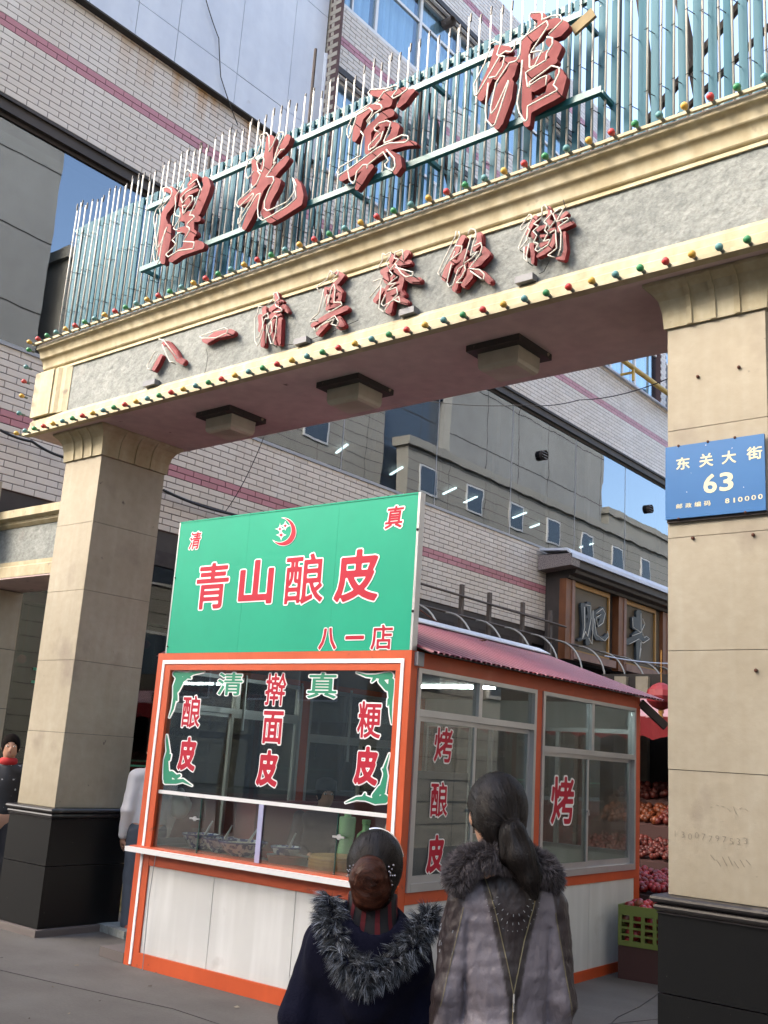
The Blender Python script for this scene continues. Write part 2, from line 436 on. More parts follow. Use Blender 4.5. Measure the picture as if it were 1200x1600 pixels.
M['room_dk'] = mat('dark interior', (.05, .042, .036), .9, var=[(1.5, .3, .7, (.4, .4, .4))])
M['curtain'] = mat('pale blue curtain', (.60, .72, .78), .8, streak=[((7, 7, .2), .3, .7, (.72, .76, .80))])
M['teal'] = mat('teal enamel', (.022, .15, .16), .45, var=[(3., .3, .7, (.62, .64, .66))], dirt=[(9., .66, .72, (.14, .09, .07))])
M['slat_blue'] = mat('blue enamel slat', (.020, .125, .18), .6, var=[(2.2, .3, .7, (.75, .78, .80))], dirt=[(30., .73, .76, (.3, .33, .34))], island=.25, spec=.3)
M['steel_dk'] = mat('dark rusty steel', (.045, .035, .032), .75, var=[(8., .3, .7, (.5, .45, .42))])
M['neon'] = mat('unlit neon tube', (.56, .55, .50), .55, island=.15, spec=.3)
M['electrode'] = mat('black electrode', (.02, .02, .022), .5)
M['letter_red'] = mat('faded red letter paint', (.18, .034, .036), .65, spec=.2, var=[(4., .3, .7, (.80, .76, .76))], dirt=[(12., .72, .78, (.14, .05, .045))])
M['letter_red2'] = mat('red letter', (.21, .018, .024), .5, spec=.3, var=[(14., .3, .7, (.66, .62, .62))])
M['wire'] = mat('black wire', (.02, .02, .02), .6)
M['lamp'] = mat('frosted lamp bowl', (.50, .46, .37), .4, var=[(5., .3, .8, (.70, .68, .64))])
M['lampbox'] = mat('black lamp tray', (.03, .024, .02), .6, dirt=[(9., .62, .66, (.30, .24, .16))])
for nm, c in (('bulb_red', (.50, .035, .03)), ('bulb_green', (.03, .24, .08)), ('bulb_yellow', (.60, .36, .05)), ('bulb_blue', (.10, .27, .27))):
    M[nm] = mat(nm.replace('_', ' '), c, .3, var=[(30., .3, .7, (.7, .7, .7))], coat=.3)
M['socket'] = mat('bulb socket', (.13, .15, .14), .6)
M['sign_blue'] = mat('blue enamel plate', (.018, .13, .34), .42, var=[(3., .3, .7, (.86, .88, .92))], dirt=[(38., .725, .74, (.5, .55, .6))])
M['sign_cream'] = mat('cream lettering', (.62, .60, .40), .5)
M['orange'] = mat('orange enamel', (.60, .10, .028), .42, dirt=[(13., .68, .76, (.20, .06, .03))], var=[(2.5, .3, .7, (.84, .80, .78))], streak=[((8, 8, .8), .5, .85, (.88, .84, .80))], coat=.1)
M['white_panel'] = mat('white laminate panel', (.70, .71, .70), .42, var=[(1.6, .3, .7, (.86, .87, .88))], streak=[((9, 9, .9), .45, .85, (.82, .82, .81))], dirt=[(3.5, .64, .80, (.42, .41, .39)), (24., .73, .76, (.2, .19, .18))])
M['green_sign'] = mat('green printed sheet', (.003, .32, .19), .5, spec=.3, var=[(1.2, .3, .7, (.84, .88, .88)), (9., .35, .7, (.96, .97, .97))])
M['print_red'] = mat('red vinyl', (.40, .014, .034), .55, spec=.25)
M['print_green'] = mat('green vinyl', (.02, .23, .13), .4)
M['print_white'] = mat('white vinyl', (.80, .80, .80), .4)

# ------------------------------------------------------------------ ground
g = MB()
g.add([(-300, -300, 0), (300, -300, 0), (300, 300, 0), (-300, 300, 0)], [(0, 1, 2, 3)])
gobj = struct(g, 'ground', M['ground'])
# a few hairline cracks between the cast slabs
jt = MB(); rc = random.Random(3)
for (x, y, dx, dy, n) in ((-9.5, 3.9, .55, .06, 14), (-8., 2.9, .5, -.05, 10), (-4.0, 4.1, .12, .45, 9), (-7.2, 4.6, .1, -.5, 9), (-2.6, 3.2, -.08, .5, 10), (-3.8, 2.2, .5, .1, 8)):
    p = Vector((x, y, .0025))
    for _ in range(n):
        q = p+Vector((dx+rc.uniform(-.08, .08), dy+rc.uniform(-.08, .08), 0)); jt.bar(p, q, rc.uniform(.003, .008), .002); p = q
o = jt.build('pavement_crack', M['joint'], gobj, kind='stuff')
# ------------------------------------------------------------------ tiled building
WX = -11.0
bld = thing('tiled_building', 'white tiled building with pink stripes and long reflective window band behind the gate', 'building', (-11.0, 4.6, 0))
Y0, Y1 = 4.6, 46.
w = MB()
w.box(-11.5, WX-.012, Y0, Y1, 4.40, 6.12); w.box(-11.5, WX-.0125, Y0, Y1, 9.23, 11.15)
w.box(-11.5, WX-.013, 10.72, Y1, 13.13, 14.50); w.box(-11.5, WX-.0128, 10.72, Y1, 16.38, 18.0)
w.box(-11.5, WX-.012, Y0, 10.72, 11.15, 18.)
w.build('wall', M['mortar'], bld)
rest = MB(); rest.box(-24, -11.5, Y0, Y0+.3, 0, 18).box(-24, -23.7, Y0+.3, Y1, 0, 18).box(-23.7, -11.5, Y1-.3, Y1, 0, 18); rest.build('side_wall', M['clad'], bld)
fl = MB()
for z in (4.4, 6.1, 9.25, 11.18, 14.45): pass
fl.box(-23.7, -11.5, Y0+.3, Y1-.3, 5.8, 6.0).box(-23.7, -11.5, Y0+.3, Y1-.3, 9.45, 9.7).box(-23.7, -11.5, Y0+.3, Y1-.3, 13.3, 13.5).box(-23.7, -11.5, Y0+.3, Y1-.3, 4.15, 4.35).box(-24, -11.5, Y0, Y1, 17.8, 18.0)
fl.build('floor_slab', M['room'], bld)
rm = MB(); rm.box(-23.2, -23., Y0+.3, Y1-.3, 6.0, 9.45).box(-14.2, -14., Y0+.3, Y1-.3, 9.7, 17.8); rm.build('inner_wall', M['room'], bld)
# tiles: two courses pink in each band; biggest 300 on the picture are single parts
tiles = []
def tile_rows(z_top, n, pink, y0, y1, x=WX):
    ch = .086
    for r in range(n):
        zt = z_top-r*ch; off = .15*(r % 2)
        k0 = math.floor((y0-off)/.3)
        k = k0
        while True:
            a = max(y0, k*.3+off+.126); b = min(y1, (k+1)*.3+off+.126-.010); k += 1
            if a >= y1-.02: break
            if b-a < .03: continue
            tiles.append((a, b, zt-ch+.010, zt, 1 if r in pink else 0))
tile_rows(6.12, 20, (9, 10), Y0, Y1)
tile_rows(11.15, 22, (10, 11), Y0, Y1)
tile_rows(14.50, 16, (7, 8), 10.72, Y1)
tile_rows(18.0, 19, (9, 10), 10.72, Y1)
tile_rows(13.1, 22, (), 0, 0)
def px_of(p):
    d = Vector(p)-EYE; z = d.dot(CF)
    return (600+FOC*d.dot(CR)/z, 800-FOC*d.dot(CU)/z) if z > .1 else (-9999, -9999)
def vis(t):
    x, y = px_of((WX, (t[0]+t[1])/2, (t[2]+t[3])/2))
    if not (0 < x < 1200 and 0 < y < 1600): return 0
    if t[1] < 10.6 and y < 22+(x-150)*.69: return 0
    if (x > 60 and 520-(x-60)*.34 < y < 700 and y > 330-(x-125)*.5 and x < 1045): return 0
    a = px_of((WX, t[0], t[2])); b = px_of((WX, t[1], t[2])); return math.hypot(a[0]-b[0], a[1]-b[1])
sc_ = sorted(range(len(tiles)), key=lambda i: -vis(tiles[i]))
big = set(i for i in sc_[:290] if vis(tiles[i]) > 5)
rowmb = {0: MB(), 1: MB()}
proto = {}
def tile_mesh(L, H, pk):
    k = (round(L, 3), pk)
    if k not in proto:
        m = MB(); e = .004; v = [(-.012, 0, 0), (-.012, L, 0), (-.012, L, H), (-.012, 0, H), (-.002, 0, 0), (-.002, L, 0), (-.002, L, H), (-.002, 0, H), (0, e, e), (0, L-e, e), (0, L-e, H-e), (0, e, H-e)]
        m.add(v, [(0, 1, 5, 4), (1, 2, 6, 5), (2, 3, 7, 6), (3, 0, 4, 7), (4, 5, 9, 8), (5, 6, 10, 9), (6, 7, 11, 10), (7, 4, 8, 11), (8, 9, 10, 11)])
        proto[k] = m.build('tile', M['tile_pink' if pk else 'tile'], bld, org=Vector((0, 0, 0))); proto[k]['_n'] = 0; del proto[k]['_n']
        return proto[k], True
    return proto[k], False
bo = ORG[bld.name]
for i, (a, b, z0, z1, pk) in enumerate(tiles):
    L, H = b-a, z1-z0
    if i in big:
        o, new = tile_mesh(L, H, pk)
        loc = (WX-bo.x, a-bo.y, z0-bo.z)
        if new: o.location = loc
        else: dup(o, bld, loc)
    else:
        if b < 5.0 and z1 < 9: continue
        m = rowmb[pk]; e = .0
        dx = random.uniform(-.001, .001)
        m.add([(WX-.011, a, z0), (WX-.011, b, z0), (WX-.011, b, z1), (WX-.011, a, z1), (WX+dx, a+.002, z0+.002), (WX+dx, b-.002, z0+.002), (WX+dx, b-.002, z1-.002), (WX+dx, a+.002, z1-.002)],
              [(0, 1, 5, 4), (1, 2, 6, 5), (2, 3, 7, 6), (3, 0, 4, 7), (4, 5, 6, 7)])
rowmb[0].build('tile', M['tile'], bld, kind='stuff'); rowmb[1].build('tile', M['tile_pink'], bld, kind='stuff')
# buff brick return beside the sheet cladding
rt = MB(); rt.box(-11.3, -10.62, 10.74, 10.78, 11.18, 18); rt.build('return_wall', M['mortar'], bld)
m = MB()
for r in range(78):
    for k in range(2):
        m.box(-11.28+k*.33+(.12 if r % 2 else 0), -11.28+k*.33+.3+(.1 if r % 2 and k == 0 else 0)-(.12 if r % 2 and k else 0), 10.732, 10.745, 11.2+r*.086, 11.2+r*.086+.079)
m.build('return_tile', M['tile_buff'], bld, kind='stuff')
# band window
sill = MB(); sill.box(-11.14, -10.98, Y0, Y1, 6.12, 6.155); sill.build('window_sill', M['alu_dull'], bld)
lint = MB(); lint.box(-11.42, -10.995, Y0, Y1, 9.05, 9.23); lint.box(-11.42, -10.96, Y0, Y1, 9.19, 9.228+.006); lint.build('lintel', M['frame_dk'], bld)
wf = MB(); js = [4.7, 7.3, 9.6, 12.1, 14.72, 17.31, 20.0, 22.5, 25.1, 27.7, 30.3, 33., 36., 39., 42., 45.9]
wf.box(-11.12, -11.06, Y0, Y1, 6.156, 6.20).build('window_frame', M['alu_dull'], bld); wf = MB(); wf.box(-11.12, -11.06, Y0, Y1, 9.0, 9.049)
win = wf.build('window_frame', M['frame_dk'], bld)
for a, b in zip(js[:-1], js[1:]):
    p = MB(); p.box(-11.095, -11.085, a+.008, b-.008, 6.201, 8.999); p.build('pane', M['band_glass'], bld)
    p = MB(); p.box(-11.09, -11.08, a-.006, a+.006, 6.201, 8.999); p.build('glazing_joint', M['alu_dull'], bld)
# ceiling tubes inside the long room (lit, seen through the glass)
M['tube_lit'] = mat('lit tube lamp', (.9, .95, .9), .5, emit=((.85, 1, .92), 3.))
for k, (x, y) in enumerate([(-17.7, 19.1), (-17.7, 21.4), (-17.6, 23.8), (-17.6, 24.9), (-17.3, 27.2), (-17.5, 28.6), (-17.6, 15.4), (-17.5, 32.)]):
    m = MB(); m.bar((x, y, 9.36), (x+.75, y-.42, 9.36), .06, .04); m.build('tube_lamp', M['tube_lit'], bld)
ck = MB()
for y in np.arange(5.5, 40, 2.1): ck.box(-12.1, -12.0, y, y+.12, 6.0, 9.45)
ck.build('inner_pillar', M['room'], bld)
# upper windows
def upper_row(z0, z1, ya, yb, mull, trans, curtain=True):
    f = MB(); f.box(-11.14, -11.04, ya, yb, z0, z0+.07).box(-11.14, -11.04, ya, yb, z1-.07, z1).box(-11.0+.004, -10.93, ya, yb, z1-.03, z1+.10)
    f.build('window_band', M['frame_dk'] if False else M['white_pvc'], bld)
    h = MB(); h.box(-11.02, -10.9, ya, yb, z1+.0, z1+.12); h.build('window_hood', M['frame_dk'], bld)
    y = ya; k = 0
    while y < yb-.5:
        ye = min(y+mull, yb)
        fr = MB(); fr.box(-11.13, -11.05, y-.035, y+.035, z0+.071, z1-.071)
        fr.box(-11.12, -11.06, y+.036, ye-.036, z0+(z1-z0)*trans-.03, z0+(z1-z0)*trans+.03)
        if k % 2 == 0: fr.box(-11.12, -11.06, (y+ye)/2-.02, (y+ye)/2+.02, z0+.071, z0+(z1-z0)*trans-.031)
        o = fr.build('window', M['white_pvc'], bld)
        g_ = MB(); g_.box(-11.095, -11.088, y+.037, ye-.037, z0+.072, z1-.072); g_.build('pane', M['win_glass'], o)
        c = MB(); n = 24; yy = np.linspace(y+.05, ye-.05, n); pts = [(-11.2+.04*math.sin(q*2.6), q_) for q, q_ in enumerate(yy)]
        for q in range(n-1): c.add([(pts[q][0], pts[q][1], z0), (pts[q+1][0], pts[q+1][1], z0), (pts[q+1][0], pts[q+1][1], z1), (pts[q][0], pts[q][1], z1)], [(0, 1, 2, 3)])
        c.build('curtain', M['curtain'], o)
        y = ye; k += 1
upper_row(11.22, 13.08, 10.8, Y1, 1.35, .72)
upper_row(14.55, 16.32, 10.8, Y1, 1.30, .66)
# wall pier with small tiles between upper windows near the arch
m = MB(); m.box(-11.3, -10.96, 24.25, 24.62, 11.2, 18.); o = m.build('pier', M['mortar'], bld)
m = MB()
for r in range(78): m.box(-10.962, -10.95, 24.26+(r % 2)*.05, 24.40+(r % 2)*.05, 11.2+r*.086, 11.2+r*.086+.078); m.box(-10.962, -10.95, 24.41+(r % 2)*.05, 24.56+(r % 2)*.05, 11.2+r*.086, 11.2+r*.086+.078)
m.build('pier_tile', M['tile'], bld, kind='stuff')
fsh = MB(); fsh.box(-11.1, -10.93, 10.8, Y1, 11.15, 11.20); fsh.build('parapet_flashing', M['cladsheet'], bld)
# sheet cladding on the upper storey
cl = thing('sheet_clad_box', 'bluish white metal sheet cladding high on the tiled wall, top left of the view', 'cladding', (-10.9, 4.7, 11.13))
ys_ = [4.6, 5.6, 6.25, 7.0, 7.70, 8.86, 9.95, 10.70]; zs_ = [11.13, 11.66, 13.9, 16.1, 18.2]
m = MB(); m.box(-11.05, -10.915, 4.6, 10.69, 11.135, 18.2); m.box(-11.0, -10.885, 4.6, 10.7, 11.10, 11.128); m.build('backing_frame', M['joint'], cl)
for a, b in zip(ys_[:-1], ys_[1:]):
    for c, d in zip(zs_[:-1], zs_[1:]):
        p = MB(); dd = random.uniform(0, .004); p.box(-10.914, -10.900+dd, a+.005, b-.005, c+.005, d-.005); p.build('sheet', M['cladsheet'], cl)
m = MB(); m.tube([(-10.93, 10.74, 11.1), (-10.93, 10.74, 13.2)], .07, 10); m.build('downpipe', M['cladsheet'], cl)
# stove pipe out of an upper pane, and one from the band glass
for i, (y, z, x0, lab) in enumerate([(14.15, 16.15, -11.05, 'short stovepipe poking out under the top right window hood'), (18.5, 8.2, -11.08, 'round vent pipe through the band glass, nearer the arch'), (23.8, 8.22, -11.08, 'round vent pipe through the band glass, beside the blue plate')]):
    t = thing('vent_pipe', lab, 'vent pipe', (x0, y, z), group='vent pipes through the windows')
    r = .11 if i else .10
    m = MB(); m.tube([(x0-.02, y, z), (x0+.22 if i == 0 else x0+.1, y, z)], r, 14, cap=False); m.tube([(x0-.02, y, z), (x0+.2 if i == 0 else x0+.08, y, z)], r*.86, 14, cap=False); m.build('pipe', M['steel_dk'] if i else M['rim'], t)
    m = MB()
    for k in range(3): m.bar((x0+.08, y-r, z+(k-1)*.06), (x0+.08, y+r, z+(k-1)*.06), .008)
    m.build('grille', M['alu_dull'], t)
# gas pipe
gp = thing('gas_pipe', 'yellow gas pipe running along the wall above the arch opening', 'pipe', (-10.6, 18, 11.2))
M['gas'] = mat('yellow pipe paint', (.52, .36, .07), .5, var=[(5., .3, .7, (.7, .65, .6))]); M['rust'] = mat('rusty valve', (.13, .05, .03), .8, var=[(30., .3, .7, (.5, .5, .5))])
m = MB(); m.tube([(-10.62, 18.0, 11.33), (-10.62, 40, 11.33)], .065, 10).build('pipe', M['gas'], gp)
m = MB(); m.tube([(-10.62, 24.75, 11.36), (-10.62, 24.75, 17)], .035, 8).build('riser', M['gas'], gp)
for y in (21.9, 27.): m = MB(); m.bar((-11.0, y, 11.20), (-10.575, y, 11.20), .05).bar((-10.6, y, 11.3), (-10.6, y, 10.98), .055); m.build('bracket', M['gas'], gp)
m = MB(); m.lathe([(.001, -.18), (.12, -.16), (.13, -.05), (.07, -.03), (.07, .1), (.12, .11), (.12, .15), (.06, .16), (.06, .3), (.1, .32), (.1, .36), (.05, .38), (.05, .5), (.001, .52)], (-10.62, 24.55, 11.3), 14).build('valve', M['rust'], gp)
m = MB(); m.ball((-10.55, 24.75, 11.5), .08, sz=1.6).build('regulator', M['bulb_green'], gp)
# ground floor: dark recess, shop fronts, red dado
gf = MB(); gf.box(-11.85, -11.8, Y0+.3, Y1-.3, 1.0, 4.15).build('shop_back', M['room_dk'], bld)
m = MB(); m.box(-11.5, -11.02, Y0, Y1, 4.10, 4.398).build('ground_beam', M['frame_dk'], bld)
m = MB(); m.box(-11.6, -11.3, Y0+.3, Y1-.3, 0, .98).build('dado', mat('dark red dado tile', (.22, .025, .022), .4, var=[(3., .3, .7, (.7, .7, .7))]), bld)
m = MB(); m.box(-11.62, -11.28, Y0+.3, Y1-.3, .981, 1.05).build('dado_cap', M['alu_dull'], bld)
y = Y0+.4; k = 0
while y < 30:
    m = MB(); m.box(-11.45, -11.35, y, y+.07, 1.051, 4.1); m.box(-11.43, -11.37, y+.071, y+1.529, 3.2, 3.27); o = m.build('shop_window', M['steel_dk'], bld)
    g_ = MB(); g_.box(-11.405, -11.398, y+.072, y+1.528, 1.052, 3.199).build('pane', M['shop_glass'], o)
    if k % 2 == 0:
        g_ = MB(); g_.box(-11.396, -11.392, y+.1, y+1.5, 1.35, 1.375); g_.box(-11.396, -11.392, y+.1, y+1.5, 1.28, 1.29); g_.build('green_stripe', M['print_green'], o)
    y += 1.6; k += 1
m = MB()
for y in np.arange(5.2, 14, .31):
    z = 2.75+random.uniform(-.5, .5); m.ball((-11.55, y, z), .06, 8, 6); m.tube([(-11.55, y, z), (-11.55, y, 3.2)], .004, 4)
m.build('hanging_ornament', M['bulb_red'], bld, kind='stuff')

# ------------------------------------------------------------------ gate arch
XL, XR, YF, YB, PW = -7.831, -2.345, 5.296, 6.027, .561
ZB, DZ = 1.0177, .6247; ZT = ZB+5*DZ; ZS = 4.415
gate = thing('gate_arch', 'street gate with two beige stone pillars and a cream beam', 'gate', (-5.1, 5.66, 0))
def column(x0, x1, lab):
    core = MB(); core.box(x0+.012, x1-.012, YF+.012, YB-.012, .05, ZT-.001); col = core.build('pillar', M['rim'], gate, label=lab)
    for k in range(5):
        z0, z1 = ZB+k*DZ+(.0018), ZB+(k+1)*DZ-.0018
        e = random.uniform(0, .002)
        for (a, b, c, d) in ((x0-e, x1+e, YF-e, YF+.0115), (x0-e, x1+e, YB-.0115, YB+e), (x0-e, x0+.0115, YF+.012, YB-.012), (x1-.0115, x1+e, YF+.012, YB-.012)):
            m = MB(); m.box(a, b, c, d, z0, z1); m.build('stone_panel', M['clad'], col)
    # plinth
    b = .04
    for z0, z1 in ((.06, .545), (.551, .925)):
        for (a, c_, d, e_) in ((x0-b, x1+b, YF-b, YF-.002), (x0-b, x1+b, YB+.002, YB+b), (x0-b, x0-.002, YF-.0015, YB+.0015), (x1+.002, x1+b, YF-.0015, YB+.0015)):
            m = MB(); m.box(a, c_, d, e_, z0, z1); m.build('granite_panel', M['black'], col)
    def ring(prof, name, mt, smooth=40):
        m = MB(); base = []
        for (o, z) in prof:
            base.append(len(m.v)); m.v += [(x0-o, YF-o, z), (x1+o, YF-o, z), (x1+o, YB+o, z), (x0-o, YB+o, z)]
        for i in range(len(prof)-1):
            for k in range(4): m.f.append((base[i]+k, base[i]+(k+1) % 4, base[i+1]+(k+1) % 4, base[i+1]+k))
        return m.build(name, mt, col)
    ring([(.02, .055), (.075, .055), (.078, .04), (.078, 0)], 'base_rim', M['rim'])
    hp = []
    for zc, o in ((.955, .058), (.995, .072)):
        for a in range(7):
            t_ = math.pi*(a/6)-math.pi/2; hp.append((o-.022+.022*math.cos(t_), zc+.02*math.sin(t_)))
    ring([(.02, .926), (.05, .926)]+hp+[(.02, ZB-.002), (-.01, ZB-.0015)], 'plinth_moulding', M['black_trim'])
    prof = [(-.01, ZT+.001), (.018, ZT+.002), (.020, ZT+.02), (.026, ZT+.10), (.042, ZT+.17), (.070, ZT+.215), (.105, ZT+.245), (.112, ZT+.252), (.112, ZS-.002)]
    cap = ring(prof, 'capital', M['cream'])
    # ribs on the capital
    ribp = [(o+.012, z) for o, z in prof[1:-1]]
    for side in range(4):
        L = PW if side % 2 == 0 else (YB-YF)
        for f in (.25, .5, .75):
            m = MB(); w_ = .016
            c = [(x0+L*f, YF, 0, -1), (x1, YF+L*f, 1, 0), (x0+L*f, YB, 0, 1), (x0, YF+L*f, -1, 0)][side]
            P = []
            for (o, z) in ribp:
                for s_ in (-1, 1):
                    if side % 2 == 0: P.append((c[0]+s_*w_, c[1]+c[3]*o, z))
                    else: P.append((c[0]+c[2]*o, c[1]+s_*w_, z))
            for (o, z) in prof[1:-1]:
                for s_ in (-1, 1):
                    o2 = o-.01
                    if side % 2 == 0: P.append((c[0]+s_*w_, c[1]+c[3]*o2, z))
                    else: P.append((c[0]+c[2]*o2, c[1]+s_*w_, z))
            n = len(ribp); F_ = []
            for i in range(n-1):
                a = 2*i; F_ += [(a, a+1, a+3, a+2), (a, a+2, a+2*n+2, a+2*n), (a+1, a+2*n+1, a+2*n+3, a+3)]
            F_.append((0, 2*n, 2*n+1, 1)); m.add(P, F_); m.build('rib', M['cream'], cap if False else col)
    return col
colL = column(XL-PW, XL, 'left pillar standing before the tiled wall')
colR = column(XR, XR+PW, 'right pillar carrying the blue street plate')
BX0, BX1, BY0, BY1 = -8.83, -1.0, 5.106, 6.205
m = MB(); m.box(BX0+.02, BX1, 5.19, BY1-.02, ZS+.02, 5.34).build('beam_core', M['stucco'], gate)
m = MB(); m.box(BX0+.03, BX1, 5.13, BY1, ZS, ZS+.0195).build('soffit', M['soffit'], gate)
# frieze of rough render
fz = MB(); nx, nz = 300, 20; base = 0
m = MB()
for i in range(nx+1):
    for j in range(nz+1):
        m.v.append((-8.30+(BX1+8.30)*i/nx, 5.172+random.uniform(-.0015, .0015), 4.59+(5.075-4.59)*j/nz))
for i in range(nx):
    for j in range(nz):
        a = i*(nz+1)+j; m.f.append((a, a+1, a+nz+2, a+nz+1))
m.build('frieze', M['stucco'], gate, smooth=True)
# mouldings: profile (y, z) swept in x
def sweep(prof, name, mt, x0=BX0, x1=BX1): 
    m = MB(); m.prism(prof, 'x', x0, x1); return m.build(name, mt, gate, auto=30)
low = [(5.19, ZS+.021), (5.106, ZS+.0205), (5.106, 4.50), (5.116, 4.512), (5.118, 4.560), (5.136, 4.578), (5.150, 4.60), (5.19, 4.60)]
sweep([(5.129, ZS-.004), (BY0-.045, ZS-.004), (BY0-.045, ZS+.012), (BY0, ZS+.0195), (5.129, ZS+.0195)], 'lower_ledge', M['cream'])
sweep(low, 'lower_moulding', M['cream'])
top = [(5.19, 5.065), (5.155, 5.065), (5.148, 5.115), (5.112, 5.122)]
for a in range(7):
    t_ = a/6*math.pi/2; top.append((5.106-.040*(1-math.cos(t_)), 5.13+.088*math.sin(t_)))
top += [(5.060, 5.226), (5.060, 5.240)]
for a in range(1, 7):
    t_ = a/6*math.pi/2; top.append((5.060-.045*(1-math.cos(t_))-.004, 5.240+.062*math.sin(t_)))
top += [(5.008, 5.306), (5.008, 5.340), (5.19, 5.345)]
top = [(y+.06, z) if y < 5.15 else (y, z) for y, z in top]
top = [(min(y, 5.19), z) for y, z in top]
sweep(top, 'cornice', M['cream'])
# left end frame
m = MB(); m.box(BX0, -8.52, 5.105, 5.19, 4.603, 5.062).build('end_frame', M['cream'], gate)
m = MB(); m.prism([(-8.52, 5.19), (-8.52, 5.118), (-8.46, 5.118), (-8.42, 5.14), (-8.36, 5.14), (-8.30, 5.165), (-8.30, 5.19)], 'z', 4.604, 5.061).build('end_moulding', M['cream'], gate)
m = MB(); m.box(BX0, BX0+.0195, 5.191, BY1, ZS+.02, 5.34).build('end_wall', M['soffit'], gate)
m = MB(); m.box(BX0-.02, BX1, 5.10, BY1, 5.346, 5.37).build('roof_slab', M['rim'], gate)
# light strip that carries the bulbs
m = MB(); m.box(BX0-.02, BX1, 5.030, 5.05, 5.3415, 5.362).build('bulb_strip', M['cream'], gate); m = MB(); m.box(BX0-.01, BX1, 5.045, 5.061, ZS-.014, ZS+.012); m.build('bulb_strip', M['cream'], gate)
# soffit lamps
for i, (x, y, lab) in enumerate([(-6.52, 5.66, 'leftmost and smallest looking of the three square soffit lamps'), (-5.08, 5.64, 'middle of the three square soffit lamps under the gate beam'), (-3.66, 5.63, 'square soffit lamp nearest the right pillar of the gate')]):
    t = thing('soffit_lamp', lab, 'lamp', (x, y, ZS), group='square lamps under the gate beam')
    m = MB(); m.box(x-.215, x+.215, y-.215, y+.215, ZS-.045, ZS-.0005); m.build('tray', M['lampbox'], t)
    m = MB(); pr = [(.165, -.046), (.163, -.135), (.155, -.16), (.135, -.175), (.0, -.182)]; b_ = []
    for (o, z) in pr:
        b_.append(len(m.v)); m.v += [(x-o, y-o*.85, ZS+z), (x+o, y-o*.85, ZS+z), (x+o, y+o*.85, ZS+z), (x-o, y+o*.85, ZS+z)]
    for q in range(len(pr)-1):
        for k in range(4): m.f.append((b_[q]+k, b_[q]+(k+1) % 4, b_[q+1]+(k+1) % 4, b_[q+1]+k))
    m.build('bowl', M['lamp'], t)
# bulbs
ORD = ['first', 'second', 'third', 'fourth', 'fifth', 'sixth', 'seventh', 'eighth', 'ninth', 'tenth']
def ordinal(n):
    t1 = {1: 'first', 2: 'second', 3: 'third', 4: 'fourth', 5: 'fifth', 6: 'sixth', 7: 'seventh', 8: 'eighth', 9: 'ninth', 10: 'tenth', 11: 'eleventh', 12: 'twelfth', 13: 'thirteenth', 14: 'fourteenth', 15: 'fifteenth', 16: 'sixteenth', 17: 'seventeenth', 18: 'eighteenth', 19: 'nineteenth'}
    if n < 20: return t1[n]
    tens = {2: 'twent', 3: 'thirt', 4: 'fort', 5: 'fift'}[n//10]
    return tens+'ieth' if n % 10 == 0 else tens+'y-'+t1[n % 10]
bulbp = {}
def bulb(x, y, z, colr, lab, d=(0, -1, .06)):
    if colr not in bulbp:
        t = thing('festoon_bulb', lab, 'bulb', (x, y, z), group='coloured bulbs edging the gate beam')
        dv = Vector(d).normalized(); q = Vector((0, 0, 1)).rotation_difference(dv).to_matrix()
        m = MB(); m.lathe([(.001, 0), (.012, 0), (.012, .030), (.009, .038)], (0, 0, 0), 8); m.v = [tuple(q @ Vector(v)) for v in m.v]; m.build('socket', M['socket'], t, org=Vector((0, 0, 0)), smooth=True)
        m = MB(); m.lathe([(.008, .031), (.012, .038), (.019, .050), (.0225, .062), (.021, .076), (.012, .085), (.001, .087)], (0, 0, 0), 12); m.v = [tuple(q @ Vector(v)) for v in m.v]; m.build('globe', M['bulb_'+colr], t, org=Vector((0, 0, 0)), smooth=True)
        bulbp[colr] = t; return t
    s_ = bulbp[colr]; t = s_.copy(); COL.objects.link(t); t.location = (x, y, z); t['label'] = lab; ORG[t.name] = Vector((x, y, z))
    for c in s_.children: dup(c, t)
    return t
seq = ['red', 'green', 'blue', 'yellow']
cyc = ['red', 'yellow', 'blue', 'green']
# lower row: red at -2.225; order leftwards red, green, blue(pale), yellow
n = 0; cnt_ = {}
xs_row = [-2.225+.1537*k for k in range(-43, 6)]
for i, x in enumerate(xs_row):
    k = i-43
    c = ['red', 'yellow', 'blue', 'green'][k % 4]
    cnt_[c] = cnt_.get(c, 0)+1
    bulb(x, 5.055, ZS-.002, c, '%s bulb, %s of its colour from the left on the lower beam edge' % (c, ordinal(cnt_[c])))
cnt_ = {}
for i, x in enumerate([-1.95+.1527*k for k in range(-45, 5)]):
    k = i-45
    c = ['red', 'green', 'blue', 'yellow'][(k) % 4]
    cnt_[c] = cnt_.get(c, 0)+1
    bulb(x, 5.036, 5.348, c, '%s bulb, %s of its colour from the left under the lattice' % (c, ordinal(cnt_[c])))
for z, c, w_ in ((5.28, 'green', 'top'), (5.1, 'blue', 'second'), (4.95, 'red', 'third'), (4.8, 'yellow', 'fourth'), (4.62, 'blue', 'lowest')):
    bulb(-8.85, 5.06, z, c, '%s bulb, %s on the left end of the beam' % (c, w_))
